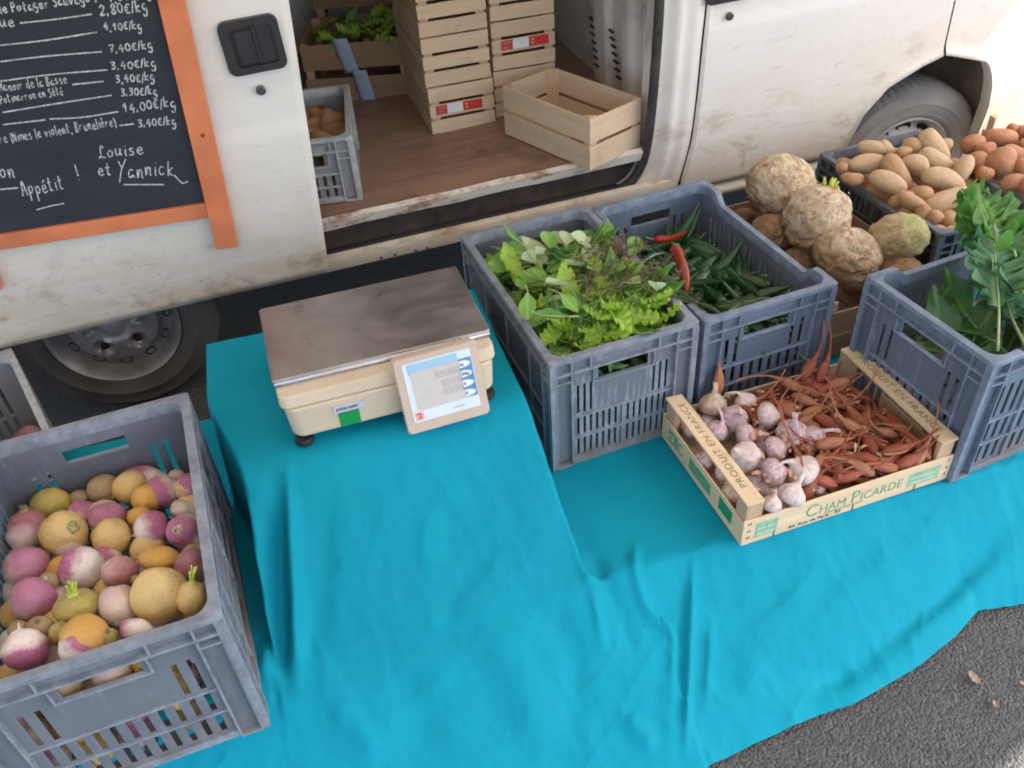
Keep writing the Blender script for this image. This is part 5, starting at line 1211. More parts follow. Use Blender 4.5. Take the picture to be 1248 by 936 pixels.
CELS = [(390, 192, 335, 285, 0, 40, 50, .60, 'biggest celeriac, cream coloured, at the back of the wooden box'), (570, 352, 318, 312, 1, 75, 25, .585, 'celeriac with a tuft of cut yellow stalks on top'), (728, 550, 318, 275, 1, 60, 10, .53, 'wrinkled celeriac at the front of the box between the two crates'),
        (985, 452, 272, 228, 3, 10, 20, .585, 'celeriac with a greenish cut side next to the potato crate'), (328, 436, 215, 185, 2, 100, 10, .50, 'rough brown celeriac along the pepper crate, left of the tufted one'), (478, 572, 160, 130, 4, 90, 20, .47, 'small brown celeriac low beside the pepper crate'), (190, 355, 125, 90, 4, 90, 0, .45, 'small celeriac half hidden at the back left of the box'),
        (988, 618, 240, 140, 2, 80, 10, .50, 'rough rusty celeriac in front of the greenish one'), (762, 690, 130, 100, 4, 90, 0, .43, 'small rusty celeriac under the wrinkled front one'),
        (640, 470, 180, 150, 4, 90, 0, .44, 'brown celeriac hidden under the tufted one'), (870, 590, 170, 140, 2, 60, 0, .44, 'brown celeriac low between the wrinkled and the greenish one'), (1080, 560, 150, 120, 4, 40, 0, .43, 'small brown celeriac by the right board of the box')]
tuft = MB(); R = random.Random(5)
for k in range(16):
    a = R.uniform(0, 6.28); q = R.uniform(.0, .22); h = R.uniform(.15, .36); tuft.tube([(q * cos(a), q * sin(a), .9), (q * 1.15 * cos(a), q * 1.15 * sin(a), .95 + h * .6), (q * 1.4 * cos(a), q * 1.4 * sin(a), .95 + h)], [.055, .05, .035], 6)
TUFT = mesh_only(tuft, 'stalk_tuft', SPROUT)
for i, (zx, zy, w, h, mi, th, ti, z, lab) in enumerate(CELS):
    px, py = 860 + zx * .2404, 180 + zy * .2404; P = at(px, py, z); s = .2404 * dist(P) / F_PX / 2
    o = place('celeriac', CM[mi], P, img_axis(th, ti), (w * s, (w + h) / 2 * s, h * s) if abs(sin(radians(th))) > .6 else ((w + h) / 2 * s * .95, h * s, w * s), RND.uniform(0, 6), lab, 'celeriac', 'celeriac roots in the wooden box')
    if i == 1: obj('stalk_tuft', TUFT, o)

# ---- garlic
def mat_garlic(name, a, b, c3):
    t = NT(name); w_ = t.noise(1.0, 5, .6, vec=t.mapped((7, 7, 1.2)), dist=.4); n = t.noise(2.4, 5, .65)
    c = t.ramp(w_, [(.36, a), (.62, b)]); c = t.mix(t.ramp(n, [(.45, 0.0), (.7, .9)]), c, c3); t.col(c); t.rough(.5); t.bump(w_, .35, .03); t.set(Subsurface_Weight=.08, Specular_IOR_Level=.4); t.b.inputs['Subsurface Scale'].default_value = .03; return t.m
G_W = mat_garlic('white garlic skin', (.62, .50, .44), (.76, .68, .62), (.50, .32, .32)); G_P = mat_garlic('purple garlic skin', (.50, .33, .35), (.74, .62, .58), (.30, .13, .17)); G_B = mat_garlic('beige garlic skin', (.50, .36, .25), (.68, .54, .42), (.36, .22, .15))
def garlic_mesh(seed, m_, neck=1.0, bend=.4):
    mb = MB(); R = random.Random(seed); n_ = R.choice((6, 7, 8)); ph = R.uniform(0, 6)
    pr = [(0, -.68), (.12, -.70), (.30, -.72), (.62, -.66), (.88, -.45), (1.0, -.12), (.97, .18), (.80, .48), (.54, .72), (.33, .90), (.22, 1.08), (.18, 1.3), (.17, 1.55), (.18, 1.55 + .45 * neck), (.20, 1.62 + .55 * neck), (.10, 1.63 + .56 * neck), (0, 1.62 + .55 * neck)]
    prs = []
    for (a, b) in zip(pr, pr[1:]): prs += [a, ((a[0] + b[0]) / 2, (a[1] + b[1]) / 2)]
    prs.append(pr[-1])
    mb.lathe(prs, 48, None, lambda r, z, a: r * (1 + (.085 * abs(math.cos(n_ * a / 2 + ph)) - .05) * sstep(1.3, .5, z) * sstep(-.75, -.3, z)))
    def fn(v):
        f = 1 + .06 * nz(v, .9, seed); q = Vector((v.x * f, v.y * f, v.z)); b = max(0, v.z - .7); q.x += bend * b * b * .6; q.z -= bend * bend * b * b * .25; q.x += .02 * nz(v, 5, seed); q.y += .02 * nz(v, 5, seed + 2); return q
    deform(mb, fn); return mesh_only(mb, 'garlic', m_)
GM = {m_.name: [garlic_mesh(s, m_, (.3, 1.0, .6)[s % 3], (.3, .9, .1)[s % 3]) for s in range(3)] for m_ in (G_W, G_P, G_B)}
GAR = [(380, 140, 125, 135, G_B, 90, 30, 'pale beige garlic bulb at the back left beside the rail'), (545, 128, 105, 100, G_W, 120, 20, 'white garlic bulb with an upright neck at the back of the tray'), (490, 215, 172, 125, G_P, 75, 70, 'purple garlic bulb with a torn top showing to the viewer'), (655, 200, 125, 152, G_W, -5, 10, 'white garlic bulb with its neck pointing right towards the shallots'), (400, 275, 120, 100, G_P, 60, 40, 'dull mauve garlic bulb near the middle of the left rail'),
 (545, 300, 140, 112, G_P, 5, 10, 'mauve garlic bulb with a blunt cream neck'), (790, 290, 145, 150, G_P, 100, 50, 'streaked purple garlic bulb beside the shallots'), (545, 412, 150, 155, G_W, 150, 25, 'shiny white garlic bulb close to the left rail'), (700, 372, 152, 118, G_P, 20, 20, 'dark purple garlic bulb in the middle of the tray'), (690, 495, 190, 135, G_P, 10, 0, 'white and purple garlic bulb below the dark purple one'), (845, 485, 165, 150, G_W, 138, 10, 'white garlic bulb with a long hooked neck at the front'), (785, 612, 135, 125, G_W, 60, 0, 'white garlic bulb at the front rim of the tray'), (685, 655, 90, 110, G_W, 80, 30, 'whitish garlic bulb in the front left corner'),
 (905, 310, 130, 110, G_P, 60, 50, 'half white garlic bulb set among the shallots'), (250, 235, 110, 90, G_B, 150, 0, 'beige garlic bulb under the left rail at the back'), (440, 500, 110, 90, G_W, 60, 40, 'garlic bulb seen under the left rail through the side gap'), (330, 430, 110, 90, G_P, 60, 40, 'dark garlic bulb seen under the left rail through the side gap'), (470, 600, 110, 90, G_B, 60, 40, 'brownish garlic bulb low in the front left corner'), (620, 300, 110, 90, G_P, 60, 30, 'purple garlic bulb behind the blunt necked one'), (590, 560, 120, 100, G_P, 60, 30, 'purple garlic bulb low near the front left')]
for i, (zx, zy, w, h, m_, th, ti, lab) in enumerate(GAR):
    px, py = 780 + zx * .235, 460 + zy * .235; z = .425 if i < 14 else .385; P = at(px, py, z); s = .235 * dist(P) / F_PX / 2 * 1.08; r = min(w, h) * s * 1.06
    hk = 'hooked' in lab; me = GM[m_.name][1 if (hk or 'pointing' in lab) else i % 3]
    place('garlic_bulb', me, P, img_axis(th, ti), (r, r, r * .95), (2.6 if hk else RND.uniform(0, 6)), lab, 'garlic', 'garlic bulbs in the tray')

# ---- shallots
def mat_shallot(name, a, b):
    t = NT(name); w_ = t.noise(1.0, 5, .6, vec=t.mapped((6, 6, .8)), dist=.3); n = t.noise(1.6, 5, .65); c = t.ramp(w_, [(.32, a), (.66, b)]); c = t.mix(t.ramp(n, [(.5, 0.0), (.8, .6)]), c, (.40, .20, .09)); c = t.mix(t.math('MULTIPLY', t.rand(), .35), c, (.20, .06, .035)); t.col(c); t.rough(.42); t.bump(w_, .4, .04); t.set(Specular_IOR_Level=.4); return t.m
SHM = [mat_shallot('copper shallot skin', (.25, .07, .035), (.42, .14, .07)), mat_shallot('red brown shallot skin', (.24, .05, .03), (.42, .11, .055)), mat_shallot('dry orange shallot skin', (.33, .13, .06), (.50, .23, .115))]
def shallot_mesh(seed, m_):
    mb = MB(); R = random.Random(seed + 50); L_ = R.uniform(2.2, 4.0); b1, b2 = R.uniform(-.9, .9), R.uniform(-.9, .9); pts = []; rad = []
    for i in range(26):
        f = i / 25; z = -1.25 + f * (2.4 + L_)
        if z < 1.25: r = .56 * max(0.0, 1 - ((z - .05) / 1.38) ** 2) ** .62
        else: r = 0
        r = max(r, .56 * .36 * (1 - sstep(.7, 2.6, z)) + .085 if z > .4 else r); 
        if i == 0: r = .02
        k = max(0, z - .9) / L_; pts.append((b1 * k * k * L_ * .6 + .08 * sin(3 * f + seed), b2 * k * k * L_ * .6, z)); rad.append(r * (1 + .1 * sin(i * 1.9 + seed) * (z > 1.2)))
    mb.tube(pts, rad, 10); deform(mb, lambda v: v * (1 + .05 * nz(v, 1.2, seed)) if v.z < 1.2 else v + Vector((.05 * nz(v, 2, seed), .05 * nz(v, 2, seed + 4), 0))); return mesh_only(mb, 'shallot', m_)
SH = [shallot_mesh(s, SHM[s % 3]) for s in range(9)]
Mg = Matrix.Translation(GB.location) @ Matrix.Rotation(GB.rotation_euler.z, 4, 'Z')
SHW = {'copper shallot skin': 'copper', 'red brown shallot skin': 'red brown', 'dry orange shallot skin': 'pale orange'}; R = random.Random(21); n_sh = 0
for lay in range(4):
    for k in range(64 if lay > 1 else 46):
        lx = R.uniform(.16, .535); ly = R.uniform(.03, .375)
        if lx < .245 - .07 * (ly > .30): continue
        hump = .018 * math.exp(-((lx - .40) / .10) ** 2 - ((ly - .36) / .12) ** 2)
        dip = -.045 * sstep(.43, .53, lx) * sstep(.10, .25, ly)
        z = (.025, .050, .078, .094)[lay] + hump * (lay > 1) + dip * (lay > 1) * .8 + R.uniform(-.006, .006)
        if lay > 1 and dip < -.02 and R.random() < .5: continue
        yaw = R.uniform(0, 6.28); el = R.uniform(-.35, .5); r = R.uniform(.0125, .0165)
        ax = Vector((cos(yaw) * cos(el), sin(yaw) * cos(el), sin(el)))
        P = Mg @ Vector((lx, ly, z)); tip = Vector((lx, ly, z)) + Matrix.Rotation(-.052, 3, 'Z') @ ax * r * 7
        if tip.x > .55 or tip.y > .41 or tip.y < .0 or tip.x < .12: ax = Vector((-ax.x, -ax.y, abs(ax.z) + .2)).normalized()
        o = place('shallot', SH[R.randrange(9)], P, ax, r * 1.65, R.uniform(0, 6), None, 'shallot', 'shallots in the printed tray'); o['label'] = SHW[o.data.materials[0].name] + ' shallot with a dry neck ' + ('along the front board' if ly < .11 else 'against the right rail' if lx > .45 else 'at the back by the crates' if ly > .29 else 'next to the garlic' if lx < .31 else 'in the middle of the heap'); n_sh += 1; keep_in(o, GB, .572, .405, .13, .008)
for (px, py, z, th, el) in ((1003, 455, .45, 70, 10), (965, 470, .44, 150, 0), (985, 452, .46, 60, 10), (1090, 548, .43, 15, 5), (1052, 572, .42, 150, 5), (1006, 588, .405, 160, 10), (984, 600, .395, 60, 10), (1030, 582, .41, 15, 10), (978, 566, .405, 120, 10), (1000, 566, .41, 40, 10), (1024, 560, .42, 200, 10), (990, 582, .385, 100, 10), (1010, 574, .39, 30, 10), (1080, 570, .415, 170, 10), (1105, 566, .41, 30, 10), (1118, 560, .41, 60, 20), (1040, 520, .44, 150, 10), (875, 468, .45, 85, 10), (1010, 540, .44, 10, 0)):
    o = place('shallot', SH[(px) % 9], at(px, py, z), img_axis(th, el), .027, 0, 'copper brown shallot with a dry neck in the heap beside the garlic', 'shallot', 'shallots in the printed tray')
    if py > 555: keep_in(o, GB, .572, .405, .125, .008)
fl_ = MB(); Rf = random.Random(3)
for k in range(90):
    lx, ly = Rf.uniform(.05, .53), Rf.uniform(.03, .37); c0 = Mg @ Vector((lx, ly, (.105 if lx > .25 else .118) - .03 * sstep(.43, .53, lx) + Rf.uniform(-.008, .008))); a = Rf.uniform(0, 6.28); u_ = Vector((cos(a), sin(a), Rf.uniform(-.5, .5))) * Rf.uniform(.004, .012); w_ = Vector((-sin(a), cos(a), Rf.uniform(-.4, .4))) * Rf.uniform(.002, .005)
    up2 = Vector((0, 0, Rf.uniform(.001, .004))); fl_.add([c0 - u_ - w_, c0 - u_ + w_, c0 + up2 - w_ * 1.4, c0 + up2 + w_ * 1.2, c0 + u_ - w_ * .5, c0 + u_ + w_ * .6], [(0, 2, 3, 1), (2, 4, 5, 3)])
o = fl_.build('dry_skins', simple('papery onion skin', (.52, .30, .16), .5, .45, 40), None, True, fix=False); tag(o, 'loose papery skins and straw scattered over the garlic and shallots', 'onion skins', kind='stuff')
for k in range(26):
    lx, ly = Rf.uniform(.05, .235), Rf.uniform(.04, .36); me = GM[Rf.choice((G_W.name, G_P.name, G_B.name))][Rf.randrange(3)]
    o = place('garlic_bulb', me, Mg @ Vector((lx, ly, Rf.choice((.035, .06)))), Vector((Rf.uniform(-1, 1), Rf.uniform(-1, 1), Rf.uniform(.1, .8))), Rf.uniform(.021, .026), Rf.uniform(0, 6), 'garlic bulb in the lower layer of the printed tray', 'garlic', 'lower garlic bulbs'); keep_in(o, GB, .572, .405, .125, .008)
print('shallots', n_sh)

# ---- chilli peppers
def mat_pep(name, a, b): 
    t = NT(name); n = t.noise(1.4, 4, .6); c = t.ramp(n, [(.3, a), (.7, b)]); c = t.mix(t.math('MULTIPLY', t.rand(), .4), c, tuple(x * .6 for x in a)); t.col(c); t.rough(.2); t.set(Specular_IOR_Level=.5); return t.m
PG = mat_pep('green chilli skin', (.010, .045, .012), (.024, .088, .02)); PR = mat_pep('red chilli skin', (.38, .018, .012), (.50, .035, .018)); PRB = mat_pep('ripening chilli skin', (.17, .045, .018), (.40, .045, .018)); PST = simple('chilli stalk', (.16, .26, .09), .5, .25, 8)
def pepper_mesh(seed, m_, bend):
    mb = MB(); pts = []; rad = []
    for i in range(22):
        f = i / 21; z = f * 9; a = bend * f * 1.5; pts.append((bend * 3.2 * f * f + .25 * sin(f * 5 + seed), .2 * sin(f * 4 + seed * 2), z * (1 - .12 * abs(bend) * f))); rad.append((.86 + .2 * sin(f * 9 + seed) * .5) * min(1, (f + .02) * 9) ** .5 * (1 - f ** 2.2) ** .75 + .02)
    mb.tube(pts, rad, 12); deform(mb, lambda v: v * (1 + .03 * nz(v, .7, seed))); me = mesh_only(mb, 'pepper', m_); return me
st = MB(); st.tube(smooth_path([(0, 0, .25), (.05, 0, -.3), (.2, .1, -1.2), (.5, .1, -2.2)], 4), [.62, .5, .3, .24, .2, .2, .18, .18, .18, .17, .17, .2, .22], 8); STK = mesh_only(st, 'stalk', PST)
PE = [pepper_mesh(s, PG, (.2, .9, -.5, 1.4, .5)[s]) for s in range(5)]; PER = pepper_mesh(7, PR, 1.1); PERB = pepper_mesh(8, PRB, 1.3)
cpp = CRA['peppers']; Mp = Matrix.Translation(cpp.location) @ Matrix.Rotation(cpp.rotation_euler.z, 4, 'Z')
R = random.Random(4)
for lay, cnt in ((0, 60), (1, 110), (2, 80)):
    for k in range(cnt):
        lx, ly = R.uniform(.07, .33), R.uniform(.08, .58); yaw = R.uniform(0, 6.28); ax = Vector((cos(yaw), sin(yaw), R.uniform(-.15, .25))); r = R.uniform(.020, .026); L_ = r * 7.6
        sx, sy = lx - cos(yaw) * L_ * .5, ly - sin(yaw) * L_ * .5
        if not (.03 < sx < .37 and .03 < sy < .62 and .03 < sx + cos(yaw) * L_ < .37 and .03 < sy + sin(yaw) * L_ < .62): continue
        z = (.10, .15, .185)[lay] - .01 * (ly / .6) + R.uniform(-.008, .008)
        o = place('chilli_pepper', PE[R.randrange(5)], Mp @ Vector((sx, sy, z)), Matrix.Rotation(.095, 3, 'Z') @ ax, r, R.uniform(0, 6), 'glossy dark green chilli pepper ' + ('near the front wall of its crate' if ly < .18 else 'towards the back wall of its crate' if ly > .44 else 'by the wall shared with the salad' if lx < .13 else 'along the wall beside the celeriac' if lx > .28 else 'in the middle of its crate'), 'chilli pepper', 'green chilli peppers'); keep_in(o, cpp, .40, .66, .325, .03); obj('stalk', STK, o)
for (me, a, b_, z, lab, r, ro) in ((PERB, (823, 300), (852, 345), .575, 'chilli pepper ripening from brown to bright red, lying on the green ones', .022, 1.2), (PER, (798, 292), (838, 296), .57, 'thin red chilli pepper arched behind the ripening one', .013, -1.4)):
    A, B = at(*a, z), at(*b_, z); o = place('chilli_pepper', me, A, B - A, (r, r, (B - A).length / 8.2), ro, lab, 'chilli pepper', 'red chilli peppers'); obj('stalk', STK, o)
for (a, b_, z, r, lab) in (((808, 330), (828, 372), .555, .013, 'bent green chilli pepper by the salad crate rim with a light edge'), ((822, 362), (893, 378), .57, .014, 'long green chilli pepper along the front wall of its crate'), ((792, 305), (822, 325), .56, .012, 'green chilli pepper against the salad crate, left of the red ones'), ((900, 372), (945, 356), .555, .012, 'green chilli pepper pointing right along the front wall'), ((770, 330), (800, 300), .60, .012, 'green chilli pepper leaning up on the wall shared with the salad')):
    A, B = at(*a, z), at(*b_, z); o = place('chilli_pepper', PE[1], A, B - A, (r, r, (B - A).length / 8), .5, lab, 'chilli pepper', 'single green chilli peppers'); obj('stalk', STK, o)

# ---- leaves
def mat_leaf(name, a, b, vein, rough=.42, trans=.35):
    t = NT(name); p = t.xyz(); n = t.noise(2.0, 4, .6); c = t.ramp(n, [(.3, a), (.7, b)])
    c = t.mix(t.math('MULTIPLY', t.rand(), .5), c, tuple(min(1, x * 1.25 + .01) for x in b))
    c = t.mix(t.ramp(t.math('ABSOLUTE', p[0]), [(.012, .8), (.035, 0.0)]), c, vein)
    t.col(c); t.rough(rough); t.bump(t.noise(9, 4, .6), .25, .02)
    tr = t.n.new('ShaderNodeBsdfTranslucent'); t.L(c, tr.inputs[0]); mx = t.n.new('ShaderNodeMixShader'); mx.inputs[0].default_value = trans; t.L(t.b.outputs[0], mx.inputs[1]); t.L(tr.outputs[0], mx.inputs[2]); t.L(mx.outputs[0], t.n['Material Output'].inputs[0]); return t.m
L_SPOON = mat_leaf('spoon leaf', (.13, .32, .04), (.26, .50, .10), (.42, .55, .22)); L_PALE = mat_leaf('pale leaf underside', (.40, .54, .28), (.54, .66, .40), (.55, .65, .40)); L_FRIL = mat_leaf('frilly lettuce', (.28, .50, .04), (.44, .66, .08), (.5, .6, .2)); L_DARK = mat_leaf('dark salad leaf', (.045, .15, .02), (.10, .26, .04), (.3, .42, .15)); L_BRN = simple('brown herb stem', (.16, .12, .06), .6, .4, 5); L_STM = simple('pale green stem', (.36, .48, .20), .5, .25, 5)
KALE = mat_leaf('blue green kale', (.055, .16, .062), (.11, .26, .11), (.35, .48, .25), .5, .25); KALE_L = mat_leaf('bright curly kale', (.06, .20, .03), (.13, .32, .05), (.32, .45, .15), .5, .3); CHARD = mat_leaf('dark smooth leaf', (.022, .085, .018), (.05, .15, .03), (.16, .28, .08), .3, .25)
def leaf_mesh(seed, m_, W, petiole, shape, cup, curl, ruffle=0, freq=9, lobes=0, nu=22, nv=10, pm=None, pr=.018):
    """length 1 along +Y from the origin, midrib at x = 0"""
    mb = MB()
    def mid(f): return Vector((.04 * sin(4 * f + seed), f, curl * (f * f) - .3 * abs(curl) * f))
    def P(a, b):
        f = petiole + (1 - petiole) * b; v = a * 2 - 1; u = b
        if shape == 'spoon': w = W * (max(0, sin(pi * u ** 1.6)) ** .75 * .95 + .05)
        elif shape == 'oval': w = W * max(0.02, sin(pi * min(1, u * .98 + .02)) ** .8) * (1 - .25 * u)
        else: w = W * (.35 + .65 * u) * max(0.03, (1 - u ** 4)) 
        if lobes: w *= .62 + .38 * abs(sin(lobes * pi * u + .15 * v)) + .06 * sin(29 * u + seed)
        if ruffle: w *= 1 + .12 * sin(freq * 2.7 * u + seed * 2 + 3 * v)
        m_ = mid(f); q = m_ + Vector((v * w, 0, cup * w * (v * v) * (1 - .2 * abs(v))))
        q.y -= .12 * w * abs(v) if not lobes else -.35 * w * abs(v)
        q.z += ruffle * W * abs(v) ** 1.6 * (sin(freq * 6.28 * u + seed + 2 * (v > 0)) + .6 * sin(freq * 13 * u + seed * 3 + v)) + .03 * W * nz(q, 6, seed)
        q.z -= .045 * W * math.exp(-(v / .12) ** 2)
        return q
    mb.grid(nv, nu, P)
    n1 = len(mb.f); mb.tube([mid(f) + Vector((0, 0, -.006)) for f in [k / 10 * .85 for k in range(11)]], [pr * (1 - .8 * k / 10) for k in range(11)], 6, True, 1)
    me = mb.mesh('leaf', [m_, pm or L_STM], True); return me
LV = {'spoon': [leaf_mesh(s, (L_SPOON, L_SPOON, L_PALE, L_SPOON)[s], (.24, .28, .26, .22)[s], .38, 'spoon', (.4, .2, .5, .3)[s], (.3, -.3, .1, -.5)[s], nu=16, nv=8) for s in range(4)],
      'fril': [leaf_mesh(s, L_FRIL, .33, .05, 'fan', .3, (.3, -.3, .5)[s], .20, (5, 6, 7)[s], nu=34, nv=14) for s in range(3)],
      'dark': [leaf_mesh(s, L_DARK, .20, .2, 'oval', .3, (.3, -.4, .6)[s], .04, 4, nu=18, nv=8) for s in range(3)]}
def herb_mesh(seed, m_, n_=16):
    mb = MB(); R_ = random.Random(seed)
    main = smooth_path([(0, 0, 0), (R_.uniform(-.1, .1), .35, .08), (R_.uniform(-.15, .15), .7, .05), (R_.uniform(-.2, .2), 1, -.02)], 4); mb.tube(main, .011, 5)
    for k in range(n_):
        p = main[R_.randrange(2, len(main))]; d = Vector((R_.uniform(-1, 1), R_.uniform(0, 1), R_.uniform(-.4, .7))).normalized() * R_.uniform(.1, .3); mb.tube([p, p + d * .5 + Vector((0, 0, .02)), p + d], [.008, .006, .003], 4)
        for j in range(4):
            e = p + d * R_.uniform(.4, 1); g = Vector((R_.uniform(-1, 1), R_.uniform(-1, 1), R_.uniform(-.3, 1))).normalized() * R_.uniform(.03, .09); mb.tube([e, e + g], [.009, .002], 3)
    return mesh_only(mb, 'herb', m_)
HERB = [herb_mesh(s, (L_BRN, simple('olive herb stem', (.20, .22, .07), .6, .4, 5), L_BRN)[s]) for s in range(3)]
cg = CRA['greens']; Mc = Matrix.Translation(cg.location) @ Matrix.Rotation(cg.rotation_euler.z, 4, 'Z')
def mound(lx, ly): return .285 + .095 * math.exp(-((lx - .22) / .17) ** 2 - ((ly - .28) / .24) ** 2) + .015 * nz((lx, ly, 0), 14, 3)
def put_leaf(kind, P, yaw, pitch, size, rr, label, group, name='salad_leaf', cat='salad leaf'):
    me = LV[kind][R.randrange(len(LV[kind]))]; o = obj(name, me); o.matrix_world = Matrix.Translation(P) @ Matrix.Rotation(yaw, 4, 'Z') @ Matrix.Rotation(pitch, 4, 'X') @ Matrix.Rotation(rr, 4, 'Y') @ Matrix.Diagonal((size, size, size, 1)); return tag(o, label, cat, group)
R = random.Random(11)
LAB = {'spoon': 'rounded spoon shaped green leaf in the salad heap', 'fril': 'yellow green frilly lettuce piece in the salad heap', 'dark': 'darker oval leaf in the salad heap'}
under = MB()
bm_u = bmesh.new()
for k in range(620):                                      # loose leaves underneath, uncountable
    lx, ly = R.uniform(.045, .355), R.uniform(.04, .55); top = mound(lx, ly) * .97 - .02; z = R.uniform(.03, top) if k % 2 else top - R.uniform(0, .03)
    if k % 2 and min(lx, .4 - lx, ly) > .09: continue
    me = LV[('dark', 'spoon', 'dark', 'fril')[k % 4]][R.randrange(3)]; n0 = len(bm_u.verts); bm_u.from_mesh(me); bm_u.verts.ensure_lookup_table(); s = R.uniform(.045, .075)
    Mx = Matrix.Translation((lx, ly, z)) @ Euler((R.uniform(-.6, .6), R.uniform(-.6, .6), R.uniform(0, 6.28))).to_matrix().to_4x4() @ Matrix.Diagonal((s, s, s, 1))
    for v in bm_u.verts[n0:]: 
        v.co = Mx @ v.co; v.co.x = min(.378, max(.022, v.co.x)); v.co.y = max(.022, v.co.y)
me = bpy.data.meshes.new('loose_leaves'); bm_u.to_mesh(me); bm_u.free(); me.materials.append(L_DARK); me.materials.append(L_STM); me.polygons.foreach_set('use_smooth', [True] * len(me.polygons))
o = obj('loose_leaves', me); o.matrix_world = Mc; tag(o, 'loose salad leaves packed below the top of the heap', 'salad leaves', kind='stuff')
for k in range(330):
    lx, ly = R.gauss(.205, .105), R.uniform(.035, .50)
    if not .03 < lx < .40: continue
    if ly < .15: kd = 'fril' if R.random() < .8 else 'dark'
    elif lx < .09: kd = 'fril' if R.random() < .6 else 'spoon'
    elif ly > .26: kd = 'spoon' if R.random() < .8 else 'dark'
    else: kd = R.choice(('spoon', 'dark', 'fril'))
    z = mound(lx, ly) + R.uniform(-.012, .022); s = {'spoon': R.uniform(.075, .125), 'fril': R.uniform(.085, .125), 'dark': R.uniform(.09, .14)}[kd]
    if min(lx, .4 - lx) < .06 or ly < .07: z -= .012
    o = put_leaf(kd, Mc @ Vector((lx, ly, z)), R.uniform(0, 6.28), R.uniform(-.35, .4), s, R.uniform(-.45, .45), LAB[kd] + (', at the front' if ly < .15 else ', towards the back' if ly > .34 else ', by the left rim' if lx < .12 else ', by the chilli crate' if lx > .29 else ', in the middle'), {'spoon': 'spoon shaped salad leaves', 'fril': 'frilly lettuce pieces', 'dark': 'dark salad leaves'}[kd]); keep_in(o, cg, .40, .66, .355)
for k in range(34):
    lx, ly = R.uniform(.15, .36), R.uniform(.13, .34); o = obj('herb_sprig', HERB[k % 3]); o.matrix_world = Matrix.Translation(Mc @ Vector((lx, ly, mound(lx, ly) + .034))) @ Matrix.Rotation(R.uniform(-2.6, -.2), 4, 'Z') @ Matrix.Rotation(R.uniform(-.2, .3), 4, 'X') @ Matrix.Diagonal((.11, .11, .11, 1)); tag(o, 'thin brownish herb sprig across the middle of the salad heap', 'herb', 'herb sprigs in the salad')
for (px, py, z, yw, pt, s, kd, lab) in ((640, 345, .74, 2.9, .3, .10, 'spoon', 'bright leaf pair standing out in the middle of the salad heap'), (668, 352, .74, 3.6, .4, .09, 'spoon', 'bright leaf lying right of the middle leaf pair'), (735, 310, .73, 1.0, .5, .10, 'spoon', 'whitish leaf underside at the right back of the salad heap'), (800, 360, .705, 2.6, .9, .085, 'spoon', 'leafy sprig hanging over the rim towards the chillies'), (645, 300, .715, .9, .3, .09, 'dark', 'long pointed leaf at the back of the salad heap'), (705, 385, .73, 1.5, .1, .12, 'dark', 'flat pointed leaf lying near the front of the salad heap')):
    put_leaf(kd, at(px, py, z), yw, pt, s, 0, lab, None)

# ---- kale crate
ck = CRA['kale']; Mk = Matrix.Translation(ck.location) @ Matrix.Rotation(ck.rotation_euler.z, 4, 'Z')
CH = [leaf_mesh(s, CHARD, .24, .22, 'oval', .35, (.5, -.3, .8, -.6)[s], .05, 3, nu=22, nv=10, pm=simple('dark leaf stem', (.10, .19, .05), .5)) for s in range(4)]
MR = simple('kale midrib', (.36, .48, .20), .5)
def kale_mesh(seed, m_, W, pet, n_l, deep, ruf, fr, curl, nu=170, nv=44):
    mb = MB(); ph = [random.Random(seed).uniform(0, 6.28) for _ in range(8)]
    def mid(f): return Vector((.03 * sin(4 * f + seed), f, curl * f * f - .2 * abs(curl) * f))
    def P(a, b):
        v = a * 2 - 1; u = b; s = 1 if v > 0 else -1; f = pet + (1 - pet) * u
        env = max(.03, sin(pi * (u * .94 + .04)) ** .65) * (1.05 - .35 * u)
        lobe = 1 - deep * (1 - abs(sin(n_l * pi * u + .5 * (s > 0) + .25 * sin(5 * u + ph[0]))) ** .8)
        w = W * env * (lobe if abs(v) > .001 else 1) * abs(v)
        q = mid(f) + Vector((s * w, .38 * w, .25 * w * abs(v)))
        e = abs(v) ** 2.2
        q.z += ruf * W * e * (sin(fr * 6.28 * u + ph[1] + s) + .8 * sin(fr * 1.73 * 6.28 * u + ph[2] + 2 * s) + .5 * sin(fr * 2.9 * 6.28 * u + ph[3] * s))
        q.y += ruf * W * e * .6 * (cos(fr * 1.3 * 6.28 * u + ph[4] + s) + .7 * cos(fr * 2.3 * 6.28 * u + ph[5] * s))
        q.x += ruf * W * e * .5 * sin(fr * 2.1 * 6.28 * u + ph[6] + s)
        q.z += .05 * W * nz(q, 9, seed) - .06 * W * math.exp(-(v / .10) ** 2)
        return q
    mb.grid(nv, nu, P); mb.tube([mid(k / 12 * .88) + Vector((0, 0, -.004)) for k in range(13)], [.013 * (1 - .75 * k / 12) for k in range(13)], 7, True, 1)
    return mb.mesh('leaf', [m_, MR], True)
KL = [kale_mesh(s, KALE, (.30, .34, .30)[s], (.36, .3, .3)[s], (7, 6.4, 7)[s], .5, (.13, .15, .14)[s], (7, 8, 7)[s], (.15, -.3, .3)[s]) for s in range(3)]
CK = [kale_mesh(6 + s, KALE_L, .46, .08, 3.3, .25, .25, (5.5, 6.4)[s], (.5, -.4)[s], 210, 60) for s in range(2)]
def lay(name, me, A, B, size_w, nrm, label, cat, group=None, L=None):
    y = (B - A); L_ = L or y.length; y = y.normalized(); n = Vector(nrm); n = (n - y * n.dot(y)).normalized(); x = y.cross(n)
    o = obj(name, me); M4 = Matrix((x * L_ * size_w, y * L_, n * L_ * size_w)).transposed().to_4x4(); M4.translation = A; o.matrix_world = M4; return tag(o, label, cat, group)
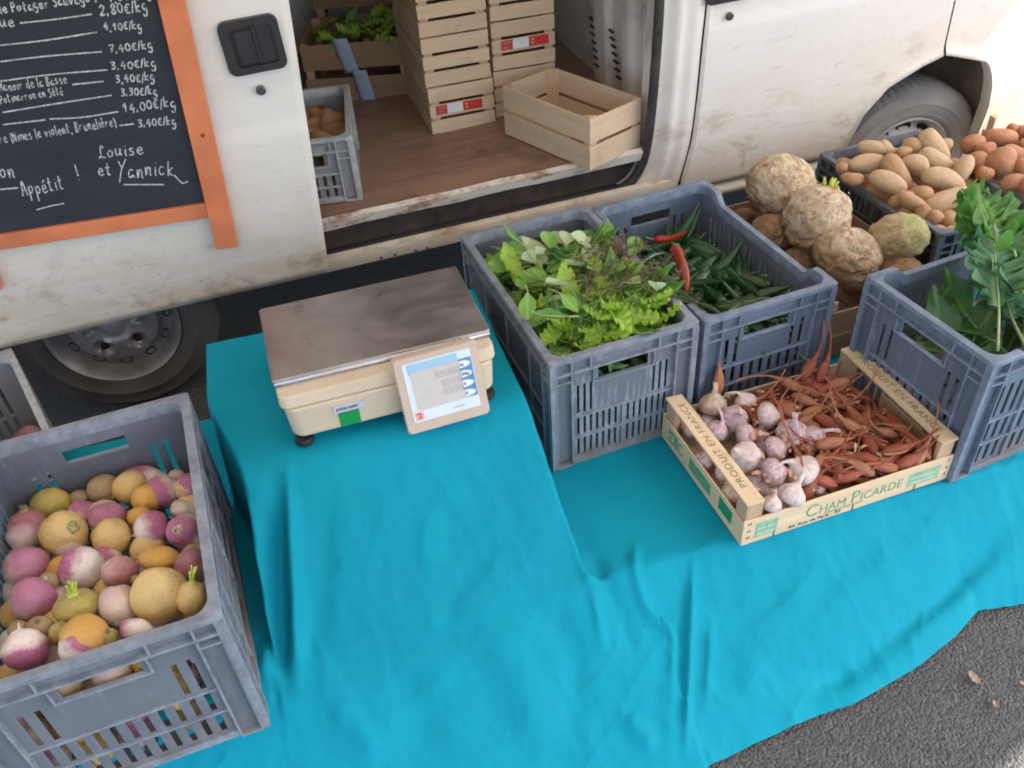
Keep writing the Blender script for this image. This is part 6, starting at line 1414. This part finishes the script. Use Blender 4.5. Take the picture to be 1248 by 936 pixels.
lay('kale_leaf', KL[0], at(1216, 428, .63), at(1207, 284, .79), .92, -FWD - .15 * RT, 'big blue green kale leaf with a pale midrib standing in the crate', 'kale leaf')
lay('kale_leaf', CK[0], at(1226, 296, .79), at(1178, 258, .79), 1.2, UP - .5 * FWD, 'bright green curly kale top leaning over the potato crate', 'kale leaf')
lay('kale_leaf', CK[1], at(1236, 312, .78), at(1218, 248, .82), 1.15, UP - .9 * FWD, 'second curly kale top, upright behind the big blue green leaf', 'kale leaf')
lay('kale_leaf', KL[1], at(1262, 425, .66), at(1252, 262, .82), 1.1, -FWD, 'dark kale leaf right of the big one at the picture edge', 'kale leaf')
lay('kale_leaf', KL[2], at(1245, 420, .61), at(1212, 330, .64), 1.2, -FWD + UP, 'dark kale leaf low behind the big one', 'kale leaf')
lay('kale_leaf', KL[1], at(1300, 380, .70), at(1250, 258, .82), 1.1, -FWD + .3 * UP, 'dark crinkled kale leaf at the back right of the crate', 'kale leaf')
lay('dark_leaf', CH[0], at(1190, 400, .60), at(1140, 342, .655), 1.1, -FWD + .6 * UP, 'smooth dark pointed leaf standing at the left of the kale crate', 'leaf')
lay('dark_leaf', CH[1], at(1215, 418, .60), at(1140, 372, .63), 1.0, UP - .4 * FWD, 'smooth dark leaf lying towards the left wall of the kale crate', 'leaf')
R = random.Random(31)
for k in range(46):
    lx, ly = R.uniform(.05, .36), R.uniform(.12, .62); P = Mk @ Vector((lx, ly, .21 + R.uniform(-.03, .05) + .04 * (ly < .35))); yaw = R.uniform(0, 6.28)
    o = obj('dark_leaf', CH[k % 4]); s = R.uniform(.13, .2); o.matrix_world = Matrix.Translation(P) @ Matrix.Rotation(yaw, 4, 'Z') @ Matrix.Rotation(R.uniform(-.2, .5), 4, 'X') @ Matrix.Translation((0, -s * .5, 0)) @ Matrix.Diagonal((s, s, s, 1)); tag(o, 'smooth dark green leaf in the bed of leaves under the kale', 'leaf', 'dark leaves in the kale crate'); keep_in(o, ck, .41, .66, .375)
# ---- produce inside the van, in the left crate
Rv = random.Random(8)
cv = CRA['vancrate']; Mv = Matrix.Translation(cv.location) @ Matrix.Rotation(cv.rotation_euler.z, 4, 'Z')
for k in range(34):
    P = Mv @ Vector((Rv.uniform(.06, .28), Rv.uniform(.06, .40), .10 + .05 * (k // 17) + Rv.uniform(-.01, .01))); place('brown_root', PM[P_BRN.name][k % 4], P, Vector((Rv.uniform(-1, 1), Rv.uniform(-1, 1), Rv.uniform(-.2, .8))), (.03, .03, .055), 0, 'brown root in the grey crate inside the van', 'root vegetable', 'brown roots in the van crate')
cl_ = CRA['leftcrate']; Ml = Matrix.Translation(cl_.location) @ Matrix.Rotation(cl_.rotation_euler.z, 4, 'Z')
for k in range(24):
    P = Ml @ Vector((Rv.uniform(.07, .33), Rv.uniform(.07, .53), .06 + .07 * (k // 12))); place('turnip', tmesh(T_PK, k), P, Vector((Rv.uniform(-1, 1), Rv.uniform(-1, 1), Rv.uniform(-.2, .8))), .045, 0, 'pinkish turnip in the pale crate beside the rear wheel', 'turnip', 'turnips in the pale crate')
R = random.Random(12)
for c_, zt in ((BC[0], .21), (BC[1], .30)):
    Mb = Matrix.Translation(c_.location) @ Matrix.Rotation(c_.rotation_euler.z, 4, 'Z')
    for k in range(40):
        P = Mb @ Vector((R.uniform(.05, WB - .05), R.uniform(.04, .32), zt + R.uniform(-.02, .04))); put_leaf(R.choice(('dark', 'fril')), P, R.uniform(0, 6.28), R.uniform(-.4, .6), R.uniform(.08, .13), R.uniform(-.5, .5), 'green leaf in the wooden crates at the back of the van', 'leaves in the van crates', 'crate_leaf', 'leaf')
# ---- dead leaves on the asphalt
DL = leaf_mesh(2, simple('dry brown leaf', (.30, .225, .165), .8, .3, 6), .35, .1, 'oval', .8, .7, .2, 3, nu=14, nv=8, pm=STEMB)
for (px, py, s, yw, lab) in ((1192, 843, .036, .5, 'curled dry brown leaf on the asphalt, the upper of two'), (1210, 863, .028, 2.2, 'small dry leaf on the asphalt below the curled one'), (1246, 845, .018, 1.0, 'tiny dry leaf fragment at the edge of the asphalt')):
    P = at(px, py, .05); P.z = zg(P.x) + .006; o = obj('dry_leaf', DL); o.matrix_world = Matrix.Translation(P) @ Matrix.Rotation(yw, 4, 'Z') @ Matrix.Diagonal((s, s, s, 1)); tag(o, lab, 'dead leaf')
